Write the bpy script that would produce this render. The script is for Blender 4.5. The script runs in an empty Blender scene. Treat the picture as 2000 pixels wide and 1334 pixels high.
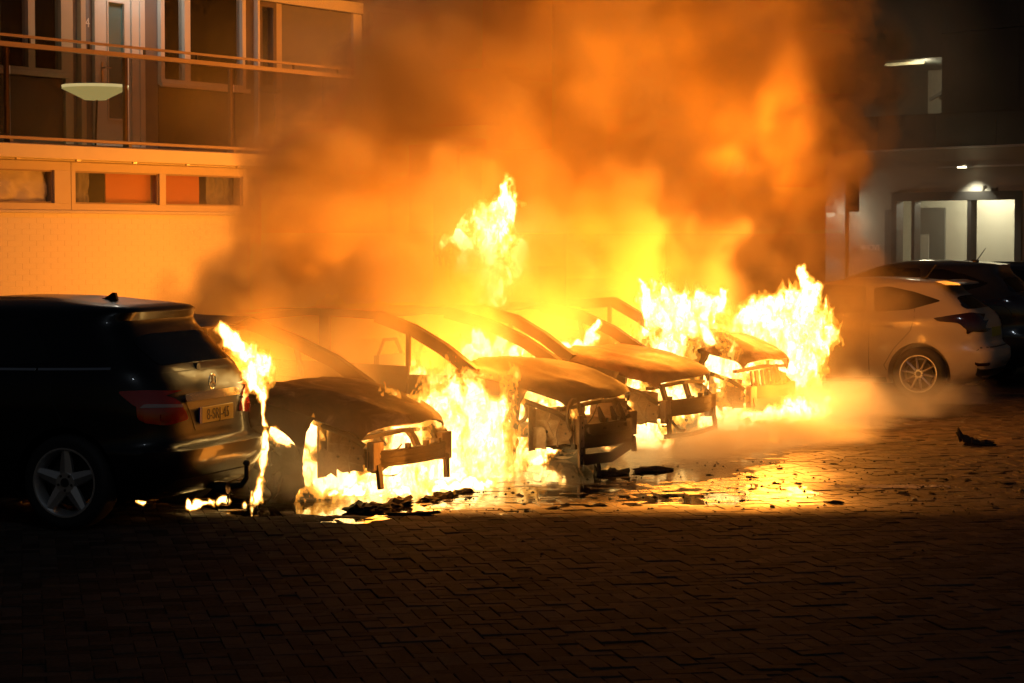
import bpy, bmesh, math, random
import numpy as np
import openvdb
from mathutils import Vector, Matrix, noise
from mathutils.bvhtree import BVHTree
from mathutils.geometry import delaunay_2d_cdt

R = math.radians
sc = bpy.context.scene
COL = sc.collection
random.seed(7)

# ------------------------------------------------------------------ camera, sky, exposure
camd = bpy.data.cameras.new('camera')
camd.sensor_width = 36.0
camd.lens = 81.0
camd.clip_start = 0.1
camd.clip_end = 500.0
cam = bpy.data.objects.new('camera', camd)
COL.objects.link(cam)
cam.location = (-11.37, -10.81, 1.98)
cam.rotation_euler = (R(90 - 2.634), 0, R(32.5 - 90))
sc.camera = cam

world = bpy.data.worlds.new('World')
sc.world = world
world.use_nodes = True
wn = world.node_tree.nodes
sky = wn.new('ShaderNodeTexSky')
sky.sky_type = 'NISHITA'
sky.sun_disc = False
sky.sun_elevation = R(-2)
sky.sun_rotation = R(200)
world.node_tree.links.new(sky.outputs[0], wn['Background'].inputs['Color'])
wn['Background'].inputs['Strength'].default_value = 0.10

moon = bpy.data.lights.new('moonlight', 'SUN')
moon.energy = 0.07
moon.angle = R(3)
moon.color = (0.8, 0.9, 1.0)
moono = bpy.data.objects.new('moonlight', moon)
moono.rotation_euler = (R(48), 0, R(-40))
COL.objects.link(moono)

vs = sc.view_settings
vs.view_transform = 'Standard'
vs.look = 'None'
vs.exposure = 0.0
vs.gamma = 1.0
vs.use_curve_mapping = False
cy = sc.cycles
cy.use_denoising = True
cy.max_bounces = 6
cy.diffuse_bounces = 2
cy.glossy_bounces = 3
cy.transmission_bounces = 4
cy.transparent_max_bounces = 40
cy.volume_bounces = 3
cy.volume_step_rate = 2.0
cy.volume_max_steps = 256
cy.sample_clamp_indirect = 4.0
cy.sample_clamp_direct = 0.0
cy.use_adaptive_sampling = True
cy.adaptive_threshold = 0.03
cy.adaptive_min_samples = 16
cy.caustics_reflective = False
cy.caustics_refractive = False

FIRE = (1.0, 0.29, 0.025)
FIRE_POWER = 290.0
FOAM = (5.5, -3.6)


# ------------------------------------------------------------------ materials
def newmat(name):
    m = bpy.data.materials.new(name)
    m.use_nodes = True
    return m, m.node_tree, m.node_tree.nodes['Principled BSDF']


def setp(b, **k):
    for a, v in k.items():
        key = a.replace('_', ' ')
        if isinstance(v, tuple) and len(v) == 3:
            v = (*v, 1.0)
        b.inputs[key].default_value = v


def plain(name, col, rough=0.5, metal=0.0, var=0.0, scale=6.0, bump=0.0, bscale=60.0, coat=0.0, spec=0.5):
    m, nt, b = newmat(name)
    setp(b, Base_Color=col, Roughness=rough, Metallic=metal, Coat_Weight=coat)
    b.inputs['Specular IOR Level'].default_value = spec
    if coat:
        b.inputs['Coat Roughness'].default_value = 0.04
    tc = nt.nodes.new('ShaderNodeTexCoord')
    if var:
        n = nt.nodes.new('ShaderNodeTexNoise')
        n.inputs['Scale'].default_value = scale
        n.inputs['Detail'].default_value = 5
        nt.links.new(tc.outputs['Object'], n.inputs['Vector'])
        mix = nt.nodes.new('ShaderNodeMix')
        mix.data_type = 'RGBA'
        mix.inputs['A'].default_value = (*[c * (1 - var) for c in col], 1)
        mix.inputs['B'].default_value = (*[min(1, c * (1 + var)) for c in col], 1)
        nt.links.new(n.outputs['Fac'], mix.inputs['Factor'])
        nt.links.new(mix.outputs['Result'], b.inputs['Base Color'])
    if bump:
        n2 = nt.nodes.new('ShaderNodeTexNoise')
        n2.inputs['Scale'].default_value = bscale
        n2.inputs['Detail'].default_value = 3
        nt.links.new(tc.outputs['Object'], n2.inputs['Vector'])
        bp = nt.nodes.new('ShaderNodeBump')
        bp.inputs['Strength'].default_value = bump
        bp.inputs['Distance'].default_value = 0.01
        nt.links.new(n2.outputs['Fac'], bp.inputs['Height'])
        nt.links.new(bp.outputs['Normal'], b.inputs['Normal'])
    return m


def emissive(name, col, strength):
    m = bpy.data.materials.new(name)
    m.use_nodes = True
    nt = m.node_tree
    nt.nodes.clear()
    o = nt.nodes.new('ShaderNodeOutputMaterial')
    e = nt.nodes.new('ShaderNodeEmission')
    e.inputs[0].default_value = (*col, 1)
    e.inputs[1].default_value = strength
    nt.links.new(e.outputs[0], o.inputs[0])
    return m


def glassy(name, tint, gloss=0.1, rough=0.02):
    """Thin sheet of tinted glass: see-through, with a mirror share."""
    m = bpy.data.materials.new(name)
    m.use_nodes = True
    nt = m.node_tree
    nt.nodes.clear()
    o = nt.nodes.new('ShaderNodeOutputMaterial')
    t = nt.nodes.new('ShaderNodeBsdfTransparent')
    t.inputs[0].default_value = (*tint, 1)
    g = nt.nodes.new('ShaderNodeBsdfGlossy')
    g.inputs['Roughness'].default_value = rough
    mx = nt.nodes.new('ShaderNodeMixShader')
    lw = nt.nodes.new('ShaderNodeLayerWeight')
    lw.inputs[0].default_value = 0.5
    pw = nt.nodes.new('ShaderNodeMath')
    pw.operation = 'POWER'
    pw.inputs[1].default_value = 5.0
    nt.links.new(lw.outputs['Facing'], pw.inputs[0])
    ad = nt.nodes.new('ShaderNodeMath')
    ad.operation = 'ADD'
    ad.inputs[1].default_value = gloss
    nt.links.new(pw.outputs[0], ad.inputs[0])
    nt.links.new(ad.outputs[0], mx.inputs[0])
    nt.links.new(t.outputs[0], mx.inputs[1])
    nt.links.new(g.outputs[0], mx.inputs[2])
    nt.links.new(mx.outputs[0], o.inputs[0])
    return m


def burnt_mat(name, dark, rust, pale, bias=0.5):
    """Scorched sheet metal: soot, rust and burnt-bare patches from noise."""
    m, nt, b = newmat(name)
    tc = nt.nodes.new('ShaderNodeTexCoord')
    n = nt.nodes.new('ShaderNodeTexNoise')
    n.inputs['Scale'].default_value = 2.6
    n.inputs['Detail'].default_value = 7
    n.inputs['Roughness'].default_value = 0.62
    n.inputs['Distortion'].default_value = 0.6
    nt.links.new(tc.outputs['Object'], n.inputs['Vector'])
    cr = nt.nodes.new('ShaderNodeValToRGB')
    e = cr.color_ramp.elements
    e[0].position = 0.36
    e[0].color = (*dark, 1)
    e[1].position = 0.5 + 0.1 * (1 - bias)
    e[1].color = (*rust, 1)
    x = e.new(0.62 + 0.2 * (1 - bias))
    x.color = (*pale, 1)
    nt.links.new(n.outputs['Fac'], cr.inputs[0])
    nt.links.new(cr.outputs[0], b.inputs['Base Color'])
    n2 = nt.nodes.new('ShaderNodeTexNoise')
    n2.inputs['Scale'].default_value = 26
    n2.inputs['Detail'].default_value = 5
    nt.links.new(tc.outputs['Object'], n2.inputs['Vector'])
    bp = nt.nodes.new('ShaderNodeBump')
    bp.inputs['Strength'].default_value = 0.35
    bp.inputs['Distance'].default_value = 0.008
    nt.links.new(n2.outputs['Fac'], bp.inputs['Height'])
    nt.links.new(bp.outputs['Normal'], b.inputs['Normal'])
    setp(b, Roughness=0.62, Metallic=0.25)
    return m


def paving_mat():
    """Clinker brick; hosed wet on the far side of the gutter line, dry on the near side."""
    m, nt, b = newmat('paving_brick')
    N, Lk = nt.nodes, nt.links
    geo = N.new('ShaderNodeNewGeometry')
    oi = N.new('ShaderNodeObjectInfo')
    at = N.new('ShaderNodeAttribute')
    at.attribute_name = 'tone'
    dot = N.new('ShaderNodeVectorMath')
    dot.operation = 'DOT_PRODUCT'
    dot.inputs[1].default_value = (0.843, 0.537, 0)
    Lk.new(geo.outputs['Position'], dot.inputs[0])
    n = N.new('ShaderNodeTexNoise')
    n.inputs['Scale'].default_value = 1.1
    n.inputs['Detail'].default_value = 4
    Lk.new(geo.outputs['Position'], n.inputs['Vector'])
    # distance behind the gutter line
    add = N.new('ShaderNodeMath')
    add.operation = 'MULTIPLY_ADD'
    add.inputs[1].default_value = 0.5
    n5 = N.new('ShaderNodeTexNoise')
    n5.inputs['Scale'].default_value = 5.5
    n5.inputs['Detail'].default_value = 4
    Lk.new(geo.outputs['Position'], n5.inputs['Vector'])
    ad5 = N.new('ShaderNodeMath')
    ad5.operation = 'MULTIPLY_ADD'
    ad5.inputs[1].default_value = 0.55
    Lk.new(n5.outputs['Fac'], ad5.inputs[0])
    Lk.new(n.outputs['Fac'], ad5.inputs[2])
    Lk.new(ad5.outputs[0], add.inputs[0])
    Lk.new(dot.outputs['Value'], add.inputs[2])
    wet = N.new('ShaderNodeMapRange')
    wet.interpolation_type = 'SMOOTHSTEP'
    wet.inputs['From Min'].default_value = 1.05
    wet.inputs['From Max'].default_value = 2.1
    Lk.new(add.outputs[0], wet.inputs[0])
    # wet patch fades out along +X and -Y (right side of the yard stays drier)
    dot2 = N.new('ShaderNodeVectorMath')
    dot2.operation = 'DOT_PRODUCT'
    dot2.inputs[1].default_value = (0.537, -0.843, 0)
    Lk.new(geo.outputs['Position'], dot2.inputs[0])
    add2 = N.new('ShaderNodeMath')
    add2.operation = 'MULTIPLY_ADD'
    add2.inputs[1].default_value = 1.6
    Lk.new(n.outputs['Fac'], add2.inputs[0])
    Lk.new(dot2.outputs['Value'], add2.inputs[2])
    dry = N.new('ShaderNodeMapRange')
    dry.interpolation_type = 'SMOOTHSTEP'
    dry.inputs['From Min'].default_value = 5.4
    dry.inputs['From Max'].default_value = 7.4
    dry.inputs['To Min'].default_value = 1
    dry.inputs['To Max'].default_value = 0.25
    Lk.new(add2.outputs[0], dry.inputs[0])
    w = N.new('ShaderNodeMath')
    w.operation = 'MULTIPLY'
    Lk.new(wet.outputs[0], w.inputs[0])
    Lk.new(dry.outputs[0], w.inputs[1])
    rr = N.new('ShaderNodeMapRange')
    rr.inputs['To Min'].default_value = 0.85
    rr.inputs['To Max'].default_value = 0.24
    Lk.new(w.outputs[0], rr.inputs[0])
    Lk.new(rr.outputs[0], b.inputs['Roughness'])
    sp = N.new('ShaderNodeMapRange')
    sp.inputs['To Min'].default_value = 0.004
    sp.inputs['To Max'].default_value = 0.42
    Lk.new(w.outputs[0], sp.inputs[0])
    Lk.new(sp.outputs[0], b.inputs['Specular IOR Level'])
    # colour: per brick tone
    cr = N.new('ShaderNodeValToRGB')
    cr.color_ramp.elements[0].color = (0.030, 0.025, 0.021, 1)
    cr.color_ramp.elements[1].color = (0.075, 0.058, 0.048, 1)
    tn = N.new('ShaderNodeMath')
    tn.operation = 'ADD'
    Lk.new(at.outputs['Fac'], tn.inputs[0])
    n4 = N.new('ShaderNodeTexNoise')
    n4.inputs['Scale'].default_value = 35
    n4.inputs['Detail'].default_value = 4
    Lk.new(geo.outputs['Position'], n4.inputs['Vector'])
    sub = N.new('ShaderNodeMath')
    sub.operation = 'SUBTRACT'
    sub.inputs[1].default_value = 0.5
    Lk.new(n4.outputs['Fac'], sub.inputs[0])
    Lk.new(sub.outputs[0], tn.inputs[1])
    Lk.new(tn.outputs[0], cr.inputs[0])
    Lk.new(cr.outputs[0], b.inputs['Base Color'])
    n3 = N.new('ShaderNodeTexNoise')
    n3.inputs['Scale'].default_value = 70
    n3.inputs['Detail'].default_value = 4
    Lk.new(geo.outputs['Position'], n3.inputs['Vector'])
    bp = N.new('ShaderNodeBump')
    bp.inputs['Strength'].default_value = 0.35
    bp.inputs['Distance'].default_value = 0.004
    Lk.new(n3.outputs['Fac'], bp.inputs['Height'])
    Lk.new(bp.outputs['Normal'], b.inputs['Normal'])
    return m


M = {}
M['paving'] = paving_mat()
M['sand'] = plain('joint_sand', (0.03, 0.025, 0.02), 0.9, var=0.3, bump=0.3, spec=0.02)
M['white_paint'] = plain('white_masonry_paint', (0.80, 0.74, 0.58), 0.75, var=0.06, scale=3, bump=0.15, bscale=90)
M['concrete'] = plain('pale_concrete', (0.62, 0.58, 0.52), 0.8, var=0.1, scale=4, bump=0.2)
M['cream_frame'] = plain('cream_frame_paint', (0.55, 0.47, 0.36), 0.5, var=0.05)
M['white_frame'] = plain('white_frame_paint', (0.72, 0.70, 0.66), 0.45)
M['grey_panel'] = plain('grey_panel', (0.19, 0.19, 0.205), 0.5, var=0.05)
M['brown_panel'] = plain('brown_panel', (0.12, 0.095, 0.07), 0.55, var=0.08)
M['door_white'] = plain('door_paint', (0.72, 0.72, 0.70), 0.4)
M['teal_glass'] = plain('frosted_teal_glass', (0.10, 0.20, 0.21), 0.25)
M['dark_room'] = plain('dark_interior', (0.018, 0.015, 0.013), 0.8)
M['curtain'] = plain('beige_curtain', (0.42, 0.34, 0.24), 0.9, var=0.2, scale=8)
M['white_cloth'] = plain('crumpled_white_cloth', (0.8, 0.74, 0.62), 0.85)
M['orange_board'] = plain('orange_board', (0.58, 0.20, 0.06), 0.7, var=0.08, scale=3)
M['rail_paint'] = plain('rail_paint', (0.33, 0.25, 0.19), 0.45)
M['steel'] = plain('brushed_steel', (0.55, 0.54, 0.52), 0.3, metal=1.0)
M['bal_glass'] = glassy('smoked_balcony_glass', (0.58, 0.52, 0.44), 0.012, 0.3)
M['win_glass'] = glassy('window_glass', (0.90, 0.90, 0.89), 0.008, 0.35)
M['black_paint'] = plain('black_car_paint', (0.004, 0.004, 0.005), 0.35, coat=0.32, spec=0.3)
M['fire_tinted_silver'] = plain('fire_tinted_silver_car_paint', (0.42, 0.37, 0.30), 0.35, metal=0.15, coat=0.6)  # silver-white car; the firelight's warm tint is put into the base colour
M['dark_paint'] = plain('dark_car_paint', (0.012, 0.013, 0.014), 0.3, coat=1.0)
M['car_glass'] = plain('tinted_car_glass', (0.006, 0.006, 0.006), 0.06, spec=0.6)
M['black_plastic'] = plain('black_plastic', (0.012, 0.012, 0.012), 0.5)
M['tyre'] = plain('tyre_rubber', (0.010, 0.010, 0.010), 0.75, bump=0.3, bscale=40)
M['alloy'] = plain('alloy_rim', (0.62, 0.62, 0.62), 0.45, metal=0.9)
M['dark_metal'] = plain('dark_metal', (0.05, 0.048, 0.045), 0.5, metal=0.7)
M['chrome'] = plain('chrome_trim', (0.75, 0.75, 0.75), 0.14, metal=1.0)
M['red_lens'] = plain('red_lens', (0.42, 0.008, 0.008), 0.12, coat=1.0)
M['dim_red_lens'] = plain('dim_red_lens', (0.018, 0.004, 0.003), 0.15, coat=1.0)
M['clear_lens'] = plain('clear_lens', (0.45, 0.30, 0.30), 0.15, coat=1.0)
M['plate_yellow'] = plain('plate_yellow', (0.42, 0.34, 0.04), 0.4)
M['plate_blue'] = plain('plate_blue', (0.02, 0.05, 0.35), 0.4)
M['plate_black'] = plain('plate_lettering', (0.01, 0.01, 0.01), 0.5)
M['burnt_hood'] = burnt_mat('burnt_bonnet', (0.012, 0.008, 0.006), (0.08, 0.04, 0.02), (0.34, 0.26, 0.20), 0.65)
M['sooty_bonnet'] = burnt_mat('sooty_bonnet', (0.014, 0.010, 0.008), (0.05, 0.03, 0.02), (0.14, 0.09, 0.06), 0.45)
M['rusty_bonnet'] = burnt_mat('rusty_bonnet', (0.03, 0.014, 0.008), (0.16, 0.07, 0.03), (0.30, 0.20, 0.13), 0.6)
M['streaky_bonnet'] = burnt_mat('streaky_bonnet', (0.02, 0.012, 0.009), (0.10, 0.06, 0.035), (0.45, 0.36, 0.28), 0.9)
M['burnt_dark'] = burnt_mat('charred_steel', (0.010, 0.008, 0.007), (0.035, 0.018, 0.010), (0.10, 0.07, 0.045), 0.45)
M['burnt_pale'] = burnt_mat('scaled_pale_steel', (0.07, 0.04, 0.025), (0.22, 0.15, 0.10), (0.42, 0.34, 0.26), 0.8)
M['char'] = plain('charcoal', (0.012, 0.010, 0.009), 0.85, var=0.5, scale=12, bump=0.6, bscale=30)
M['ash'] = plain('grey_ash', (0.10, 0.085, 0.07), 0.95, var=0.4, scale=12)
M['beige_wall'] = plain('beige_render', (0.33, 0.32, 0.28), 0.8, var=0.06, scale=2)
M['dark_clad'] = plain('dark_green_cladding', (0.05, 0.058, 0.053), 0.6, var=0.08, scale=2)
M['dark_frame'] = plain('dark_door_frame', (0.035, 0.035, 0.034), 0.5)
M['lobby_wall'] = plain('lobby_wall', (0.56, 0.54, 0.44), 0.8, var=0.05)
M['lobby_dark'] = plain('lobby_noticeboard', (0.12, 0.12, 0.11), 0.7, var=0.3, scale=3)
M['pale_trim'] = plain('pale_metal_trim', (0.55, 0.55, 0.5), 0.4)
M['letters'] = plain('pale_lettering', (0.85, 0.82, 0.78), 0.5)
M['sign_back'] = plain('sign_back', (0.10, 0.09, 0.09), 0.5)
M['lamp_bowl'] = emissive('lit_lamp_bowl', (0.86, 0.82, 0.36), 1.0)
M['lamp_bowl_hot'] = emissive('lit_lamp_rim', (1.0, 0.95, 0.55), 1.6)
M['lamp_white'] = emissive('white_lamp', (1.0, 0.86, 0.55), 6.0)
M['tube_lamp'] = emissive('tube_lamp', (1.0, 0.80, 0.35), 5.0)


# ------------------------------------------------------------------ mesh helpers
class MB:
    """Collects simple solids and links them as one mesh object."""

    def __init__(self):
        self.v = []
        self.f = []

    def add(self, vs_, fs_):
        o = len(self.v)
        self.v += [tuple(x) for x in vs_]
        self.f += [tuple(i + o for i in f) for f in fs_]
        return self

    def box(self, x0, x1, y0, y1, z0, z1, c=0.0):
        if c <= 0:
            vs_ = [(x, y, z) for z in (z0, z1) for y in (y0, y1) for x in (x0, x1)]
            fs_ = [(0, 2, 3, 1), (4, 5, 7, 6), (0, 1, 5, 4), (2, 6, 7, 3), (0, 4, 6, 2), (1, 3, 7, 5)]
            return self.add(vs_, fs_)
        vs_, fs_ = [], []
        xs, ys, zs = (x0, x1), (y0, y1), (z0, z1)
        idx = {}
        for i in (0, 1):
            for j in (0, 1):
                for k in (0, 1):
                    sx, sy, sz = (1, -1)[i], (1, -1)[j], (1, -1)[k]
                    for a, p in enumerate(((xs[i], ys[j] + sy * c, zs[k] + sz * c), (xs[i] + sx * c, ys[j], zs[k] + sz * c), (xs[i] + sx * c, ys[j] + sy * c, zs[k]))):
                        idx[i, j, k, a] = len(vs_)
                        vs_.append(p)
        I = idx
        for i in (0, 1):
            fs_.append((I[i, 0, 0, 0], I[i, 1, 0, 0], I[i, 1, 1, 0], I[i, 0, 1, 0]))
            fs_.append((I[0, i, 0, 1], I[1, i, 0, 1], I[1, i, 1, 1], I[0, i, 1, 1]))
            fs_.append((I[0, 0, i, 2], I[1, 0, i, 2], I[1, 1, i, 2], I[0, 1, i, 2]))
            for j in (0, 1):
                fs_.append((I[i, j, 0, 0], I[i, j, 1, 0], I[i, j, 1, 1], I[i, j, 0, 1]))
                fs_.append((I[i, 0, j, 0], I[i, 1, j, 0], I[i, 1, j, 2], I[i, 0, j, 2]))
                fs_.append((I[0, i, j, 1], I[1, i, j, 1], I[1, i, j, 2], I[0, i, j, 2]))
                for k in (0, 1):
                    fs_.append((I[i, j, k, 0], I[i, j, k, 1], I[i, j, k, 2]))
        return self.add(vs_, fs_)

    def tube(self, pts, r, n=8, cap=True):
        pts = [Vector(p) for p in pts]
        rs = r if isinstance(r, (list, tuple)) else [r] * len(pts)
        vs_, fs_ = [], []
        up = Vector((0.13, 0.31, 0.94)).normalized()
        for i, p in enumerate(pts):
            d = (pts[min(i + 1, len(pts) - 1)] - pts[max(i - 1, 0)]).normalized()
            a = d.cross(up)
            if a.length < 1e-3:
                a = d.cross(Vector((1, 0, 0)))
            a.normalize()
            b = d.cross(a).normalized()
            for k in range(n):
                t = 2 * math.pi * k / n
                vs_.append(p + (a * math.cos(t) + b * math.sin(t)) * rs[i])
        for i in range(len(pts) - 1):
            for k in range(n):
                fs_.append((i * n + k, i * n + (k + 1) % n, (i + 1) * n + (k + 1) % n, (i + 1) * n + k))
        if cap:
            fs_.append(tuple(range(n - 1, -1, -1)))
            fs_.append(tuple((len(pts) - 1) * n + k for k in range(n)))
        return self.add(vs_, fs_)

    def bar(self, pts, w, h, side=None):
        """Rectangular section swept along pts; side: the width direction."""
        pts = [Vector(p) for p in pts]
        vs_, fs_ = [], []
        for i, p in enumerate(pts):
            d = (pts[min(i + 1, len(pts) - 1)] - pts[max(i - 1, 0)]).normalized()
            a = Vector(side) if side is not None else d.cross(Vector((0, 0, 1)))
            a = (a - d * a.dot(d)).normalized()
            b = a.cross(d).normalized()
            for sa, sb in ((-1, -1), (1, -1), (1, 1), (-1, 1)):
                vs_.append(p + a * sa * w / 2 + b * sb * h / 2)
        for i in range(len(pts) - 1):
            for k in range(4):
                fs_.append((i * 4 + k, i * 4 + (k + 1) % 4, (i + 1) * 4 + (k + 1) % 4, (i + 1) * 4 + k))
        fs_.append((3, 2, 1, 0))
        e = (len(pts) - 1) * 4
        fs_.append((e, e + 1, e + 2, e + 3))
        return self.add(vs_, fs_)

    def lathe(self, prof, n=32, axis='x', c=(0, 0, 0), closed=True):
        """prof: (along axis, radius) pairs, a closed ring section when closed."""
        vs_, fs_ = [], []
        m = len(prof)
        for k in range(n):
            t = 2 * math.pi * k / n
            for a, r in prof:
                p = {'x': (a, r * math.cos(t), r * math.sin(t)), 'y': (r * math.cos(t), a, r * math.sin(t)), 'z': (r * math.cos(t), r * math.sin(t), a)}[axis]
                vs_.append((p[0] + c[0], p[1] + c[1], p[2] + c[2]))
        for k in range(n):
            k2 = (k + 1) % n
            for i in range(m if closed else m - 1):
                j = (i + 1) % m
                fs_.append((k * m + i, k * m + j, k2 * m + j, k2 * m + i))
        return self.add(vs_, fs_)

    def disc(self, c, r, th, axis='x', n=16):
        return self.lathe([(-th / 2, 0.0005), (-th / 2, r), (th / 2, r), (th / 2, 0.0005)], n, axis, c)

    def prism(self, poly, axis, a, b):
        """poly in the two other axes (xyz order), extruded from a to b along axis."""
        n = len(poly)
        mk = {'x': lambda p, d: (d, p[0], p[1]), 'y': lambda p, d: (p[0], d, p[1]), 'z': lambda p, d: (p[0], p[1], d)}[axis]
        vs_ = [mk(p, a) for p in poly] + [mk(p, b) for p in poly]
        fs_ = [tuple(range(n - 1, -1, -1)), tuple(range(n, 2 * n))]
        fs_ += [(i, (i + 1) % n, n + (i + 1) % n, n + i) for i in range(n)]
        return self.add(vs_, fs_)

    def sheet(self, G, th=0.0):
        """G[i][j] points; a thin solid when th > 0 (offset along -z-ish normal)."""
        ni, nj = len(G), len(G[0])
        top = [Vector(G[i][j]) for i in range(ni) for j in range(nj)]
        fs_ = [(i * nj + j, (i + 1) * nj + j, (i + 1) * nj + j + 1, i * nj + j + 1) for i in range(ni - 1) for j in range(nj - 1)]
        if th <= 0:
            return self.add(top, fs_)
        nor = [Vector() for _ in top]
        for f in fs_:
            nn = (top[f[1]] - top[f[0]]).cross(top[f[2]] - top[f[0]])
            for i in f:
                nor[i] += nn
        n = len(top)
        bot = [p - (nn.normalized() if nn.length > 1e-9 else Vector((0, 0, 1))) * th for p, nn in zip(top, nor)]
        fs2 = fs_ + [tuple(i + n for i in reversed(f)) for f in fs_]
        rim = [i * nj for i in range(ni)] + [(ni - 1) * nj + j for j in range(1, nj)] + [i * nj + nj - 1 for i in range(ni - 2, -1, -1)] + [j for j in range(nj - 2, 0, -1)]
        for a, b in zip(rim, rim[1:] + rim[:1]):
            fs2.append((a, b, b + n, a + n))
        return self.add(top + bot, fs2)

    def mesh(self, name, mat, smooth=False, angle=None):
        me = bpy.data.meshes.new(name)
        me.from_pydata([tuple(p) for p in self.v], [], self.f)
        bm = bmesh.new()
        bm.from_mesh(me)
        bmesh.ops.recalc_face_normals(bm, faces=bm.faces)
        bm.to_mesh(me)
        bm.free()
        if mat is not None:
            me.materials.append(M[mat] if isinstance(mat, str) else mat)
        if smooth:
            me.polygons.foreach_set('use_smooth', [True] * len(me.polygons))
            if angle:
                me.set_sharp_from_angle(angle=R(angle))
        me.update()
        return me

    def build(self, name, mat, parent=None, smooth=False, angle=None, loc=None):
        return link(name, self.mesh(name, mat, smooth, angle), parent, loc)


def link(name, data, parent=None, loc=None):
    o = bpy.data.objects.new(name, data)
    COL.objects.link(o)
    if parent is not None:
        o.parent = parent
    if loc is not None:
        o.location = loc
    return o


def thing(name, label, cat, loc=(0, 0, 0), rz=0.0, group=None):
    o = link(name, None, None, loc)
    o.rotation_euler = (0, 0, rz)
    o.empty_display_size = 0.2
    return tag(o, label, cat, group)


def tag(o, label=None, cat=None, group=None, kind=None):
    for k, v in (('label', label), ('category', cat), ('group', group), ('kind', kind)):
        if v:
            o[k] = v
    return o


def text_obj(name, body, size, mat, parent, loc, rot, depth=0.003, sx=1.0, align='CENTER'):
    cu = bpy.data.curves.new(name, 'FONT')
    cu.body = body
    cu.size = size
    cu.extrude = depth
    cu.align_x = align
    cu.align_y = 'CENTER'
    tmp = bpy.data.objects.new(name + '_tmp', cu)
    COL.objects.link(tmp)
    dg = bpy.context.evaluated_depsgraph_get()
    me = bpy.data.meshes.new_from_object(tmp.evaluated_get(dg))
    bpy.data.objects.remove(tmp)
    me.name = name
    me.materials.clear()
    me.materials.append(M[mat])
    o = link(name, me, parent, loc)
    o.rotation_euler = rot
    o.scale = (sx, 1, 1)
    return o


def apply_mods(o):
    dg = bpy.context.evaluated_depsgraph_get()
    me = bpy.data.meshes.new_from_object(o.evaluated_get(dg))
    o.modifiers.clear()
    o.data = me
    return o


def chaikin(poly, it=2):
    for _ in range(it):
        q = []
        for a, b in zip(poly, poly[1:] + poly[:1]):
            q.append((a[0] * 0.75 + b[0] * 0.25, a[1] * 0.75 + b[1] * 0.25))
            q.append((a[0] * 0.25 + b[0] * 0.75, a[1] * 0.25 + b[1] * 0.75))
        poly = q
    return poly


def round_poly(poly, r):
    q = []
    n = len(poly)
    for i in range(n):
        p, a, b = Vector(poly[i]), Vector(poly[i - 1]), Vector(poly[(i + 1) % n])
        u, v = a - p, b - p
        k = min(r, 0.45 * u.length, 0.45 * v.length)
        s, e = p + u.normalized() * k, p + v.normalized() * k
        for m in range(5):
            w = m / 4
            c = s * (1 - w)**2 + p * 2 * w * (1 - w) + e * w * w
            q.append((c.x, c.y))
    return q


def inside(p, poly):
    x, y = p
    c = False
    for (x0, y0), (x1, y1) in zip(poly, poly[1:] + poly[:1]):
        if (y0 > y) != (y1 > y) and x < (x1 - x0) * (y - y0) / (y1 - y0) + x0:
            c = not c
    return c


# ------------------------------------------------------------------ car bodies
def hermite_table(tab, zs):
    """Monotone cubic interpolation of table rows (z, a, b, c, ...) at zs."""
    t = np.array(tab, float)
    z, V = t[:, 0], t[:, 1:]
    h = np.diff(z)[:, None]
    d = np.diff(V, axis=0) / h
    m = np.zeros_like(V)
    m[0], m[-1] = d[0], d[-1]
    for i in range(1, len(z) - 1):
        s = (d[i - 1] * d[i]) > 0
        w1 = 2 * h[i, 0] + h[i - 1, 0]
        w2 = h[i, 0] + 2 * h[i - 1, 0]
        with np.errstate(divide='ignore', invalid='ignore'):
            hm = (w1 + w2) / (w1 / d[i - 1] + w2 / d[i])
        m[i] = np.where(s, hm, 0)
    out = []
    for q in zs:
        i = int(np.clip(np.searchsorted(z, q) - 1, 0, len(z) - 2))
        hh = z[i + 1] - z[i]
        u = (q - z[i]) / hh
        out.append((2 * u**3 - 3 * u**2 + 1) * V[i] + (u**3 - 2 * u**2 + u) * hh * m[i] + (-2 * u**3 + 3 * u**2) * V[i + 1] + (u**3 - u**2) * hh * m[i + 1])
    return np.array(out)


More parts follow.
